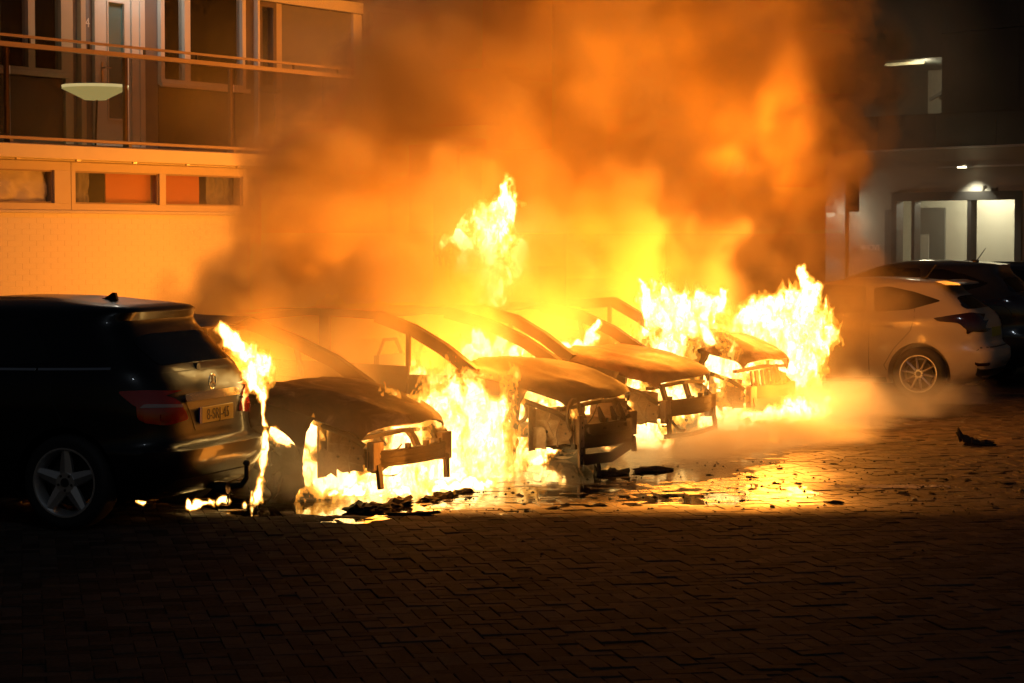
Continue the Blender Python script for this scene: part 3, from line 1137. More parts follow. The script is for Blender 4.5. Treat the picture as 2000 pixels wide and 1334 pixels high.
# ------------------------------------------------------------------ entrance building on the right
def entrance_building():
    root = thing('entrance_building', 'pale building with a lit glass lobby entrance below dark green cladding', 'building', (31.1, 6.2, 0), R(-108.5))
    XL, XR = -3.21, 9.0
    w = MB()
    w.box(XL, -1.385, 0, 0.3, 0, 3.42)
    w.box(-1.384, 1.845, 0, 0.3, 2.83, 3.42)
    w.box(1.846, XR, 0, 0.3, 0, 3.42)
    w.build('lower_wall', 'beige_wall', root)
    MB().box(XL, XR, -0.02, 0.3, 3.421, 3.66).build('soffit_band', 'beige_wall', root)
    MB().box(XL, XR, -0.14, 0.3, 3.662, 3.70, 0.004).build('edge_trim', 'pale_trim', root)
    MB().box(-0.2, XR, -0.06, -0.0005, 3.29, 3.325).build('ceiling_rail', 'pale_trim', root)
    x = XL
    while x < XR - 0.1:
        MB().box(x + 0.006, min(x + 1.5, XR) - 0.006, -0.12, 0.3, 3.702, 4.32, 0.006).build('cladding_panel', 'dark_clad', root)
        x += 1.5
    MB().box(XL, XR, -0.10, 0.3, 4.321, 4.36).build('parapet_cap', 'dark_frame', root)
    # stair recess above, lit by a tube lamp
    MB().box(XL, -2.75, -0.05, 3.0, 4.361, 9.0).build('recess_jamb', 'dark_clad', root)
    x = -0.13
    while x < XR - 0.1:
        for za, zb in ((4.361, 5.9), (5.91, 7.4), (7.41, 9.0)):
            MB().box(x + 0.005, min(x + 1.9, XR) - 0.005, -0.05, 3.0, za + 0.004, zb, 0.006).build('cladding_panel', 'dark_clad', root)
        x += 1.9
    MB().box(-2.749, -0.131, 2.6, 2.8, 4.361, 5.449).build('recess_wall', 'beige_wall', root)
    MB().box(-2.749, -0.131, -0.04, 2.8, 5.45, 9.0).build('recess_ceiling', 'dark_clad', root)
    st = MB()
    for k in range(7):
        st.box(-1.6 + 0.2 * k, -1.4 + 0.2 * k, 1.6, 2.5, 4.75 + 0.09 * k, 4.83 + 0.09 * k)
    st.bar([(-1.75, 1.5, 4.75), (-0.15, 1.5, 5.4)], 0.04, 0.06, (0, 1, 0))
    st.build('stair', 'dark_frame', root)
    MB().box(-0.72, -0.14, 1.2, 2.2, 4.362, 4.80, 0.01).build('recess_cabinet', 'lobby_dark', root)
    tl = MB().box(-1.72, -0.78, 0.1, 0.2, 5.37, 5.42).build('tube_lamp', 'tube_lamp', root)
    l = bpy.data.lights.new('tube_lamp_light', 'POINT')
    l.energy = 60
    l.color = (1.0, 0.88, 0.55)
    l.shadow_soft_size = 0.2
    link('tube_lamp_light', l, tl, (-1.2, 0.6, 5.2))
    # glazed entrance
    f = MB()
    f.box(-1.384, -1.25, -0.05, 0.15, 0.0, 2.829)
    f.box(1.69, 1.845, -0.05, 0.15, 0.0, 2.829)
    f.box(-1.249, 1.689, -0.05, 0.15, 2.66, 2.829)
    f.box(-0.87, -0.79, -0.04, 0.14, 0.0, 2.659)
    f.box(0.54, 0.63, -0.04, 0.14, 0.0, 2.659)
    ent = f.build('entrance_frame', 'dark_frame', root)
    for a, b in ((-1.249, -0.871), (-0.789, 0.539), (0.631, 1.689)):
        MB().box(a, b, 0.04, 0.05, 0.02, 2.655).build('pane', 'win_glass', ent)
    sp = MB().disc((1.2, -0.05, 2.86), 0.07, 0.06, 'z', 12)
    sp.tube([(0.9, -0.02, 2.83), (0.92, -0.02, 2.92), (0.97, -0.02, 2.93)], 0.012, 6)
    sp.build('door_closer', 'dark_frame', ent)
    lb = MB()
    lb.box(-3.0, 2.4, 1.8, 1.9, 0, 3.3)
    lb.box(-3.1, -3.0, 0.31, 1.9, 0, 3.3)
    lb.box(2.4, 2.5, 0.31, 1.9, 0, 3.3)
    lb.box(-3.1, 2.5, 0.31, 1.9, 3.3, 3.4)
    lb.build('lobby_wall', 'lobby_wall', root)
    MB().box(-2.35, -1.55, 1.76, 1.795, 0.0, 2.55, 0.004).build('lobby_door', 'lobby_dark', root)
    MB().box(-2.25, -1.95, 1.735, 1.755, 1.3, 2.0, 0.003).build('notice_sheet', 'beige_wall', root)
    MB().box(-1.42, -1.30, 1.74, 1.795, 1.2, 1.45, 0.004).build('letter_box', 'dark_frame', root)
    MB().box(-1.58, -1.40, -0.03, -0.001, 0.6, 2.49, 0.004).build('intercom_panel', 'lobby_dark', root)
    l = bpy.data.lights.new('lobby_light', 'POINT')
    l.energy = 150
    l.color = (1.0, 0.92, 0.68)
    l.shadow_soft_size = 0.15
    lp = MB().disc((-0.3, 1.0, 3.28), 0.1, 0.03, 'z', 20).build('lobby_lamp', 'lamp_white', root)
    link('lobby_light', l, lp, (-0.3, 1.0, 3.0))
    # downlight over the entrance
    dl = MB().disc((0.66, -0.35, 3.285), 0.09, 0.03, 'z', 20).build('downlight', 'lamp_white', root)
    MB().box(0.62, 0.70, -0.30, -0.061, 3.302, 3.33).build('downlight_arm', 'pale_trim', root)
    l = bpy.data.lights.new('downlight_light', 'SPOT')
    l.energy = 200
    l.spot_size = R(110)
    l.spot_blend = 0.7
    l.color = (1.0, 0.92, 0.66)
    l.shadow_soft_size = 0.05
    link('downlight_light', l, dl, (0.72, -0.32, 3.25))
    # half-round wall lamp
    wl = MB().lathe([(-0.06, 0.001), (-0.05, 0.07), (0.0, 0.10), (0.02, 0.09), (0.02, 0.001)], 24, 'z', (-2.99, -0.1, 2.42)).build('wall_lamp', 'lamp_white', root, True, 50)
    l = bpy.data.lights.new('wall_lamp_light', 'POINT')
    l.energy = 60
    l.color = (1.0, 0.82, 0.55)
    l.shadow_soft_size = 0.1
    link('wall_lamp_light', l, wl, (-2.9, -0.4, 2.3))
    text_obj('wall_lettering', 'OLDENHOVE', 0.165, 'letters', root, (-2.2, -0.004, 1.73), (R(90), 0, 0), 0.004)
    MB().box(XL, XR, 0.301, 3.6, 9.0, 9.2).build('roof', 'dark_clad', root)
    MB().box(XL, XL + 0.2, 3.001, 12, 0, 9.0).box(XL + 0.21, XR, 11.8, 12, 0, 9.0).build('rear_wall', 'dark_clad', root)
    return root


entrance_building()


def sign_post():
    root = thing('street_sign', 'tall narrow sign plate on a thin pole in front of the entrance building', 'sign', (20.93, 3.73, 0), R(-57))
    MB().tube([(0, 0, 0), (0, 0, 2.95)], 0.03, 12).build('pole', 'dark_metal', root, True)
    MB().box(-0.03, 0.175, -0.05, -0.032, 2.34, 2.95, 0.004).build('sign_plate', 'sign_back', root)
    MB().box(-0.05, 0.06, -0.031, 0.034, 2.42, 2.45).box(-0.05, 0.06, -0.031, 0.034, 2.83, 2.86).build('clamp', 'dark_metal', root)


sign_post()


# ------------------------------------------------------------------ intact cars
B_TAB = [(0.19, 0.28, 4.15, 0.76), (0.26, 0.12, 4.28, 0.83), (0.34, 0.05, 4.33, 0.872), (0.46, 0.0, 4.36, 0.888), (0.535, 0.005, 4.36, 0.893), (0.56, 0.06, 4.355, 0.892),
         (0.60, 0.10, 4.35, 0.891), (0.80, 0.12, 4.26, 0.888), (0.93, 0.15, 4.0, 0.875), (1.00, 0.18, 3.65, 0.862), (1.07, 0.22, 3.36, 0.835), (1.14, 0.29, 3.15, 0.80),
         (1.28, 0.42, 2.85, 0.735), (1.40, 0.50, 2.5, 0.675), (1.455, 0.47, 2.3, 0.63), (1.485, 0.50, 2.15, 0.59), (1.52, 0.85, 1.95, 0.50), (1.548, 1.15, 1.75, 0.38), (1.557, 1.4, 1.6, 0.2)]


def black_car():
    W = 1.786
    yr = -0.79
    root = thing('parked_car', 'black five-door car with yellow number plate and tow bar, its far side catching fire', 'car', (0, 0, 0), R(13.5))
    tab = [(z, a + yr, b + yr, w) for z, a, b, w in B_TAB]
    body, bvh = stack_body(tab, W, 'body', 'black_paint', root, [(0, 0.33, 0.365), (2.70, 0.33, 0.365)], 6.4)
    c = W / 2
    make_wheel(root, 0.115, 0.0, 0.322, 0.232, 0.215, -1, 5, R(18))
    make_wheel(root, 0.115, 2.70, 0.322, 0.232, 0.215, -1, 5, R(40))
    make_wheel(root, W - 0.115, 0.0, 0.322, 0.232, 0.215, 1, 5, R(30))
    make_wheel(root, W - 0.115, 2.70, 0.322, 0.232, 0.215, 1, 5, R(5))
    # glass
    panel('rear_window', bvh, [(c - 0.60, 1.33), (c - 0.53, 1.10), (c + 0.53, 1.10), (c + 0.60, 1.33), (c + 0.35, 1.37), (c - 0.35, 1.37)], 'y-', 'car_glass', root)
    panel('side_window', bvh, [(0.12, 1.12), (0.72, 1.09), (0.72, 1.43), (0.35, 1.40)], 'x-', 'car_glass', root)
    panel('side_window', bvh, [(0.78, 1.09), (1.66, 1.06), (1.70, 1.44), (0.80, 1.435)], 'x-', 'car_glass', root)
    panel('side_window', bvh, [(1.76, 1.06), (2.6, 1.06), (2.15, 1.34), (1.78, 1.43)], 'x-', 'car_glass', root)
    for s0, s1 in ((0.12, 0.72), (0.78, 1.66), (1.76, 2.6)):
        panel('side_window', bvh, [(s0, 1.11), (s1, 1.07), (min(s1, 2.2), 1.41), (s0 + 0.15, 1.41)], 'x+', 'car_glass', root)
    panel('windscreen', bvh, [(c - 0.6, 2.45), (c + 0.6, 2.45), (c + 0.5, 1.55), (c - 0.5, 1.55)], 'z+', 'car_glass', root, span=3)
    # brightwork
    tr = panel('window_trim', bvh, strip([(-0.30, 1.085), (0.1, 1.078), (0.22, 1.076)], 0.016), 'x-', 'chrome', root, 0.008, 0.05, 0)
    panel('window_trim', bvh, strip([(0.245, 1.075), (0.9, 1.068), (1.7, 1.055), (2.5, 1.03)], 0.016), 'x-', 'chrome', root, 0.008, 0.05, 0)
    for y in (0.62, 1.62):
        hb = MB()
        hb.bar([(-0.012, y, 0.965), (-0.03, y + 0.04, 0.968), (-0.03, y + 0.20, 0.972), (-0.012, y + 0.24, 0.972)], 0.02, 0.03, (1, 0, 0))
        hb.build('door_handle', 'black_paint', root, True, 40)
    for ln in ([(0.72, 0.32), (0.735, 0.7), (0.74, 1.06)], [(-0.02, 0.66), (0.10, 0.88), (0.12, 1.06)], [(1.72, 0.25), (1.73, 1.04)]):
        panel('door_gap', bvh, strip(ln, 0.009), 'x-', 'black_plastic', root, 0.0012, 0.06, 0)
    # rear end
    for s in (-1, 1):
        pl = [(c + s * 0.42, 0.775), (c + s * 0.40, 0.73), (c + s * 0.66, 0.705), (c + s * 0.885, 0.76), (c + s * 0.90, 0.93), (c + s * 0.72, 0.925), (c + s * 0.50, 0.865)]
        t = panel('tail_light', bvh, pl if s < 0 else pl[::-1], 'y-', 'red_lens', root, 0.012, 0.03, 2)
        pc = [(c + s * 0.46, 0.835), (c + s * 0.47, 0.815), (c + s * 0.78, 0.83), (c + s * 0.78, 0.855)]
        panel('clear_strip', bvh, pc if s < 0 else pc[::-1], 'y-', 'clear_lens', t, 0.017, 0.03, 1)
        pr = [(c + s * 0.56, 0.735), (c + s * 0.56, 0.775), (c + s * 0.68, 0.78), (c + s * 0.68, 0.735)]
        panel('reflector', bvh, pr if s < 0 else pr[::-1], 'y-', 'red_lens', t, 0.019, 0.03, 0)
    # wrap of the left lamp on the flank
    panel('tail_light', bvh, [(yr + 0.13, 0.79), (yr + 0.13, 0.925), (yr + 0.24, 0.945), (yr + 0.43, 0.94), (yr + 0.30, 0.83)], 'x-', 'red_lens', root, 0.012, 0.03, 2)
    panel('tail_light', bvh, [(yr + 0.13, 0.79), (yr + 0.13, 0.925), (yr + 0.24, 0.945), (yr + 0.43, 0.94), (yr + 0.30, 0.83)][::-1], 'x+', 'red_lens', root, 0.012, 0.03, 2)
    panel('plate_recess', bvh, [(c - 0.40, 0.855), (c - 0.30, 0.645), (c + 0.30, 0.645), (c + 0.40, 0.855)], 'y-', 'black_plastic', root, 0.003, 0.05, 1)
    panel('boot_trim', bvh, [(c - 0.41, 0.845), (c - 0.42, 0.885), (c - 0.36, 0.90), (c + 0.36, 0.90), (c + 0.42, 0.885), (c + 0.41, 0.845)], 'y-', 'chrome', root, 0.02, 0.05, 1)
    py = yr + 0.125
    plate = MB().box(c - 0.225, c + 0.26, py - 0.035, py - 0.025, 0.69, 0.80, 0.002).build('number_plate', 'plate_yellow', root)
    MB().box(c - 0.26, c - 0.226, py - 0.035, py - 0.025, 0.69, 0.80).build('country_band', 'plate_blue', plate)
    text_obj('plate_number', '8-SRJ-45', 0.108, 'plate_black', plate, (c + 0.018, py - 0.037, 0.742), (R(90), 0, 0), 0.001, 0.94)
    em = MB()
    ey = yr + 0.125
    nseg = 28
    ring = [(c + 0.052 * math.cos(2 * math.pi * k / nseg), ey, 0.965 + 0.052 * math.sin(2 * math.pi * k / nseg)) for k in range(nseg + 1)]
    em.tube(ring, 0.005, 6, False)
    for k in range(3):
        a = math.pi / 2 + 2 * math.pi * k / 3
        em.bar([(c, ey, 0.965), (c + 0.05 * math.cos(a), ey, 0.965 + 0.05 * math.sin(a))], 0.008, 0.012, (0, 1, 0))
    em.build('emblem', 'chrome', root)
    panel('bumper_gap', bvh, strip([(c - 0.86, 0.555), (c, 0.552), (c + 0.86, 0.555)], 0.008), 'y-', 'black_plastic', root, 0.001, 0.08, 0)
    panel('hatch_gap', bvh, strip([(c - 0.80, 1.055), (c, 1.05), (c + 0.80, 1.055)], 0.007), 'y-', 'black_plastic', root, 0.001, 0.08, 0)
    panel('bumper_apron', bvh, [(c - 0.62, 0.34), (c - 0.70, 0.22), (c + 0.70, 0.22), (c + 0.62, 0.34)], 'y-', 'black_plastic', root, 0.004, 0.05, 1)
    wp = MB().bar([(c - 0.05, yr + 0.36, 1.07), (c + 0.15, yr + 0.30, 1.105), (c + 0.45, yr + 0.30, 1.125)], 0.02, 0.016, (0, 1, 0))
    wp.disc((c - 0.05, yr + 0.23, 1.065), 0.03, 0.05, 'y', 16)
    wp.build('wiper', 'black_plastic', root, True, 40)
    fin = MB().prism([(-0.09, 0), (0.09, 0), (0.0, 0.02), (-0.055, 0.055), (-0.075, 0.055)], 'x', -0.014, 0.014)
    fin.build('roof_aerial', 'black_paint', root, False, None, (c, yr + 0.95, 1.522))
    # tow bar
    tb = MB()
    tb.tube([(c + 0.0, yr + 0.25, 0.24), (c, yr - 0.02, 0.235), (c, yr - 0.10, 0.25), (c, yr - 0.135, 0.30), (c, yr - 0.135, 0.385)], [0.026, 0.024, 0.02, 0.018, 0.016], 12)
    th = tb.build('tow_bar', 'black_plastic', root, True, 50)
    tbl = MB().lathe([(-0.026, 0.001), (-0.018, 0.018), (0, 0.026), (0.018, 0.018), (0.026, 0.001)], 18, 'z', (c, yr - 0.135, 0.40))
    tbl.build('tow_ball', 'black_plastic', th, True)
    sk = MB().disc((c - 0.1, yr + 0.0, 0.235), 0.04, 0.08, 'y', 16)
    sk.tube([(c - 0.08, yr - 0.03, 0.2), (c - 0.1, yr - 0.03, 0.14), (c - 0.085, yr - 0.03, 0.12), (c - 0.07, yr - 0.03, 0.14), (c - 0.07, yr - 0.03, 0.2)], 0.005, 6)
    sk.build('trailer_socket', 'black_plastic', th)
    MB().tube([(c + 0.5, yr + 0.45, 0.22), (c + 0.45, yr + 0.6, 0.22), (c - 0.4, yr + 0.62, 0.22)], 0.08, 12).build('exhaust_silencer', 'dark_metal', root, True, 50)
    # side mirrors
    for s, x in ((-1, -0.02), (1, W + 0.02)):
        MB().box(x + s * 0.02 - 0.09, x + s * 0.02 + 0.09, 2.28, 2.38, 1.05, 1.18, 0.02).build('side_mirror', 'black_paint', root)
    return root


black_car()

F_TAB = [(0.20, 0.34, 4.12, 0.80), (0.28, 0.14, 4.26, 0.86), (0.38, 0.06, 4.32, 0.893), (0.50, 0.0, 4.36, 0.906), (0.60, 0.01, 4.35, 0.911), (0.645, 0.07, 4.33, 0.911),
         (0.70, 0.11, 4.28, 0.91), (0.85, 0.12, 4.1, 0.905), (0.94, 0.14, 3.75, 0.892), (1.01, 0.18, 3.35, 0.868), (1.08, 0.26, 3.12, 0.825), (1.22, 0.45, 2.76, 0.74),
         (1.33, 0.58, 2.42, 0.67), (1.385, 0.60, 2.25, 0.62), (1.41, 0.60, 2.15, 0.58), (1.44, 0.95, 1.95, 0.47), (1.46, 1.2, 1.8, 0.34), (1.468, 1.45, 1.65, 0.18)]


def hatchback(label, loc, rz, mat, detailed=True, zs=1.0):
    W = 1.82
    yr = -0.88
    root = thing('parked_car', label, 'car', loc, rz)
    tab = [(z, a + yr, b + yr, w) for z, a, b, w in F_TAB]
    tab = [(z * zs, a, b, w) for z, a, b, w in tab]
    body, bvh = stack_body(tab, W, 'body', mat, root, [(0, 0.325, 0.37), (2.65, 0.325, 0.37)])
    c = W / 2
    for x, s in ((0.115, -1), (W - 0.115, 1)):
        make_wheel(root, x, 0, 0.322, 0.224, 0.21, s, 10, R(9))
        make_wheel(root, x, 2.65, 0.322, 0.224, 0.21, s, 10, R(22))

    def Z(p):
        return [(a, b * zs) for a, b in p]
    sw = [(-0.23, 1.195), (0.12, 1.09), (0.55, 1.055), (0.60, 1.34), (0.42, 1.362), (0.10, 1.30)]
    panel('side_window', bvh, Z(sw), 'x-', 'car_glass', root)
    panel('side_window', bvh, Z([(0.66, 1.05), (1.60, 1.03), (1.62, 1.385), (0.70, 1.365)]), 'x-', 'car_glass', root)
    panel('side_window', bvh, Z([(1.70, 1.03), (2.55, 1.03), (2.05, 1.28), (1.72, 1.38)]), 'x-', 'car_glass', root)
    panel('side_window', bvh, Z(sw[::-1]), 'x+', 'car_glass', root)
    panel('side_window', bvh, Z([(0.66, 1.05), (1.60, 1.03), (1.62, 1.385), (0.70, 1.365)][::-1]), 'x+', 'car_glass', root)
    panel('rear_window', bvh, Z([(c - 0.64, 1.10), (c - 0.56, 1.36), (c + 0.56, 1.36), (c + 0.64, 1.10)]), 'y-', 'car_glass', root)
    panel('windscreen', bvh, [(c - 0.6, 2.4), (c + 0.6, 2.4), (c + 0.5, 1.55), (c - 0.5, 1.55)], 'z+', 'car_glass', root, span=3)
    for s in (-1, 1):
        pl = [(c + s * 0.52, 0.90), (c + s * 0.60, 0.86), (c + s * 0.88, 0.80), (c + s * 0.90, 1.0), (c + s * 0.62, 1.02)]
        panel('tail_light', bvh, Z(pl if s < 0 else pl[::-1]), 'y-', 'dim_red_lens', root, 0.012, 0.03, 2)
        ps = [(yr + 0.13, 0.82), (yr + 0.10, 1.0), (yr + 0.30, 1.055), (yr + 0.72, 0.99), (yr + 0.66, 0.955), (yr + 0.42, 0.935), (yr + 0.32, 0.84)]
        panel('tail_light', bvh, Z(ps if s < 0 else ps[::-1]), 'x-' if s < 0 else 'x+', 'dim_red_lens', root, 0.012, 0.03, 2)
    panel('bumper_gap', bvh, Z(strip([(c - 0.86, 0.64), (c, 0.64), (c + 0.86, 0.64)], 0.012)), 'y-', 'black_plastic', root, 0.001, 0.08, 0)
    panel('bumper_apron', bvh, Z([(c - 0.76, 0.38), (c - 0.74, 0.24), (c + 0.74, 0.24), (c + 0.76, 0.38)]), 'y-', 'black_plastic', root, 0.004, 0.05, 1)
    panel('sill_trim', bvh, Z(strip([(0.40, 0.24), (1.3, 0.235), (2.25, 0.24)], 0.06)), 'x-', 'black_plastic', root, 0.004, 0.06, 0)
    if detailed:
        for ln in ([(0.36, 0.30), (0.42, 0.42), (0.30, 0.62), (0.10, 0.84), (0.06, 1.0), (0.07, 1.10)], [(0.61, 1.06), (0.60, 0.25)], [(1.66, 0.25), (1.66, 1.03)]):
            panel('door_gap', bvh, strip(ln, 0.010), 'x-', 'black_plastic', root, 0.0012, 0.06, 0)
        for y in (0.34, 1.38):
            pk = panel('handle_recess', bvh, [(y, 0.855), (y + 0.02, 0.90), (y + 0.2, 0.905), (y + 0.22, 0.865)], 'x-', 'fire_tinted_silver', root, 0.002, 0.03, 2)
            MB().bar([(-0.006, y - 0.02, 0.893), (-0.03, y + 0.03, 0.895), (-0.03, y + 0.20, 0.898), (-0.006, y + 0.25, 0.898)], 0.018, 0.028, (1, 0, 0)).build('door_handle', mat, root, True, 40)
        panel('reflector', bvh, [(c - 0.82, 0.42), (c - 0.82, 0.455), (c - 0.62, 0.46), (c - 0.62, 0.425)], 'y-', 'dim_red_lens', root, 0.008, 0.03, 1)
        panel('number_plate', bvh, [(c - 0.26, 0.76), (c - 0.26, 0.87), (c + 0.26, 0.87), (c + 0.26, 0.76)], 'y-', 'plate_yellow', root, 0.012, 0.05, 0)
        MB().prism([(yr + 0.46, 1.405), (yr + 0.44, 1.385), (yr + 0.62, 1.385), (yr + 0.75, 1.43), (yr + 0.62, 1.435)], 'x', c - 0.60, c + 0.60).build('roof_spoiler', mat, root, True, 30)
    ae = MB().disc((c, yr + 1.0, 1.45 * zs), 0.05, 0.03, 'z', 16)
    ae.tube([(c, yr + 0.98, 1.455 * zs), (c, yr + 0.86, 1.455 * zs + 0.17)], [0.008, 0.004], 6)
    ae.build('roof_aerial', 'black_plastic', root)
    for s, x in ((-1, -0.02), (1, W + 0.02)):
        MB().box(x + s * 0.04 - 0.09, x + s * 0.04 + 0.09, 2.14, 2.24, 1.02 * zs, 1.15 * zs, 0.02).build('side_mirror', mat, root)
    return root


hatchback('silver-white hatchback with ten-spoke rims, smoke drifting along its side', (14.5, -0.1, 0), R(10.5), 'fire_tinted_silver')
hatchback('dark taller car parked behind the silver-white hatchback', (17.25, 0.35, 0), R(8), 'dark_paint', False, 1.13)
hatchback('dark green car cut off by the right edge, beyond the taller dark car', (19.75, 0.2, 0), R(8), 'dark_paint', False, 1.10)


# ------------------------------------------------------------------ burnt-out cars
def burnt_car(label, loc, rz, P, seed):
    rng = random.Random(seed)
    root = thing('burnt_car', label, 'burnt car', loc, rz, 'burnt-out cars standing in the fire')
    hw = P.get('hw', 0.86)
    zl, zc = P.get('zl', 0.60), P.get('zc', 0.84)
    HL = 1.12
    # bonnet: a crowned sheet with rolled edges, heat-warped
    ni, nj = 30, 26
    G = []
    for i in range(ni):
        u = i / (ni - 1)
        row = []
        vv = u
        wv = (hw - 0.09) + 0.03 * vv
        if u < 0.45:
            wv *= 1 - 0.24 * ((0.45 - u) / 0.45) ** 2.2
        for j in range(nj):
            t = 2 * j / (nj - 1) - 1
            x = wv * t
            y = -0.03 + HL * u + 0.17 * abs(t) ** 2.2 * (1 - u)
            z = zl + (zc - zl) * (1 - (1 - u) ** 1.7) + 0.055 * (1 - t * t)
            z -= 0.04 * max(0, (0.06 - u) / 0.06) ** 2
            z -= 0.04 * max(0, (abs(t) - 0.90) / 0.10) ** 2
            z += P.get('warp', 1.0) * 0.030 * noise.noise(Vector((x * 2.2 + seed, y * 2.2, 0.3))) + 0.006 * noise.noise(Vector((x * 9, y * 9, seed)))
            z += 0.012 * math.exp(-((abs(t) - 0.45) / 0.07) ** 2) * (u > 0.12)
            z += P.get('tilt', 0.0) * t * (1 - u)
            row.append((x, y, z))
        G.append(row)
    MB().sheet(G, 0.018).build('bonnet', P.get('hood_mat', 'burnt_hood'), root, True, 50)
    # wings with wheel arches
    ay, az, ar = 0.80, 0.24, 0.345
    for s in (-1, 1):
        G = []
        for i in range(34):
            y = 0.40 + 1.15 * i / 33
            u = min(1, (y + 0.03) / HL)
            zt = zl + (zc - zl) * (1 - (1 - u) ** 1.7) - 0.05
            d = abs(y - ay)
            zb = 0.16
            if d < ar:
                zb = az + math.sqrt(ar * ar - d * d)
            elif y < ay - ar:
                zb = zt - 0.05 - (y - 0.40) * 1.6
            zb = min(zb, zt - 0.03)
            row = []
            for j in range(9):
                q = j / 8
                z = zt + (zb - zt) * q
                x = s * (hw - 0.075 + 0.075 * math.sin(q * math.pi * 0.5) ** 0.7 - 0.03 * max(0, (0.4 - y) / 0.2))
                x += 0.012 * noise.noise(Vector((y * 3, z * 5, seed + s)))
                row.append((x, y, z))
            G.append(row)
        MB().sheet(G if s > 0 else [r[::-1] for r in G], 0.006).build('front_wing', 'burnt_dark' if s > 0 else P.get('wing_mat', 'burnt_dark'), root, True, 50)
    # bumper beam
    bz0, bz1 = P.get('beam', (0.29, 0.42))
    bw = P.get('bw', 0.58)
    pts = [(bw * t, 0.10 * abs(t) ** 2.2, (bz0 + bz1) / 2) for t in [k / 8 - 1 for k in range(17)]]
    beam = MB().bar(pts, 0.05, bz1 - bz0, (0, 1, 0)).build('bumper_beam', 'burnt_dark', root)
    fl = MB()
    for zz in (bz0 + 0.02, (bz0 + bz1) / 2, bz1 - 0.02):
        fl.bar([(p[0] * 0.97, p[1] - 0.028, zz) for p in pts], 0.012, 0.014, (0, 1, 0))
    for t in (-0.8, -0.25, 0.2, 0.6):
        fl.box(bw * t - 0.015, bw * t + 0.015, -0.02 + 0.1 * abs(t)**2.2, 0.02 + 0.1 * abs(t)**2.2, bz1, bz1 + 0.035)
    fl.build('beam_rib', 'burnt_dark', beam)
    # rails, apron tubes, radiator support
    for s in (-1, 1):
        MB().box(s * 0.50 - 0.05, s * 0.50 + 0.05, 0.06, 1.15, 0.30, 0.42, 0.01).build('chassis_rail', 'burnt_pale', root)
        MB().box(s * 0.50 - 0.075, s * 0.50 + 0.075, 0.04, 0.10, 0.26, 0.47, 0.006).build('crash_plate', 'burnt_pale', root)
        MB().tube([(s * 0.60, 0.10, 0.44), (s * 0.66, 0.22, 0.53), (s * 0.70, 0.50, 0.62), (s * 0.72, 1.05, 0.72)], 0.022, 8).build('apron_tube', 'burnt_dark', root, True)
        # inner wing panel: pale plate with openings and stiffeners
        ip = MB()
        def plate(y0, y1, z0, z1, xx, k):
            pl = []
            for (ya, za), (yb, zb_) in (((y0, z0), (y1, z0)), ((y1, z0), (y1, z1)), ((y1, z1), (y0, z1)), ((y0, z1), (y0, z0))):
                for q in range(4):
                    u = q / 4
                    pl.append((ya + (yb - ya) * u + rng.uniform(-k, k), za + (zb_ - za) * u + rng.uniform(-k, k)))
            ip.prism(pl, 'x', xx, xx + s * 0.006)
        plate(0.14, 0.47, 0.25, 0.55, s * 0.56, 0.018)
        plate(0.10, 0.36, 0.31, 0.46, s * 0.60, 0.014)
        plate(0.33, 0.46, 0.22, 0.40, s * 0.625, 0.016)
        ip.box(s * 0.58, s * 0.70, 0.44, 0.448, 0.20, 0.58)
        for q in range(3):
            zz = 0.30 + 0.07 * q
            ip.bar([(s * 0.612, 0.11, zz), (s * 0.616, 0.24, zz + rng.uniform(-0.02, 0.02)), (s * 0.612, 0.40, zz + 0.01)], 0.012, 0.012, (0, 0, 1))
        ip.tube([(s * 0.63, 0.20, 0.55), (s * 0.635, 0.19, 0.45), (s * 0.63, 0.23, 0.36), (s * 0.632, 0.21, 0.24)], 0.008, 6)
        ip.tube([(s * 0.63, 0.27, 0.54), (s * 0.638, 0.30, 0.44), (s * 0.63, 0.25, 0.33)], 0.006, 6)
        ip.lathe([(-0.01, 0.08), (-0.01, 0.10), (0.02, 0.11), (0.02, 0.08)], 24, 'x', (s * 0.57, 0.62, 0.52))
        io = ip.build('inner_wing', 'burnt_pale', root)
        hl = MB()
        for (yy, zz, rr) in ((0.19, 0.425, 0.008), (0.325, 0.36, 0.013), (0.15, 0.35, 0.009)):
            hl.disc((s * 0.607, yy, zz), rr, 0.004, 'x', 12)
        hl.build('panel_hole', 'char', io)
        # strut tower
        MB().lathe([(0.42, 0.12), (0.62, 0.10), (0.66, 0.06), (0.66, 0.001), (0.60, 0.001)], 20, 'z', (s * 0.58, 0.82, 0), False).build('strut_tower', 'burnt_pale', root, True, 50)
        # leg of the radiator support, bent by heat
        lx = P.get('leg', 0.50)
        b = rng.uniform(-0.02, 0.03)
        MB().bar([(s * lx, 0.05, 0.47 if P.get('tall_leg') else bz0 + 0.02), (s * lx + b, 0.04, 0.24), (s * lx + b * 1.5, 0.03, P.get('legz', 0.12))], 0.05, 0.03, (1, 0, 0)).build('support_leg', 'burnt_dark', root)
    if not P.get('hook') and P.get('lower', True):
        MB().bar([(-0.55, 0.06, P.get('legz', 0.12) + 0.01), (0, 0.02, P.get('legz', 0.12)), (0.55, 0.05, P.get('legz', 0.12) + 0.015)], 0.03, 0.04, (0, 1, 0)).build('lower_crossmember', 'burnt_dark', root)
    MB().bar([(-0.62, 0.20, zl - 0.08), (0, 0.14, zl - 0.05), (0.62, 0.20, zl - 0.08)], 0.05, 0.03, (0, 1, 0)).build('bonnet_slam_panel', 'burnt_dark', root)
    for px in P.get('pillars', (0.12,)):
        MB().bar([(px, 0.16, zl - 0.05), (px + 0.02, 0.12, 0.46), (px + 0.015, 0.08, bz1 - 0.01)], 0.07, 0.03, (1, 0, 0)).build('radiator_stay', 'burnt_dark', root)
    # engine block with pipes
    eng = MB()
    bmm = bmesh.new()
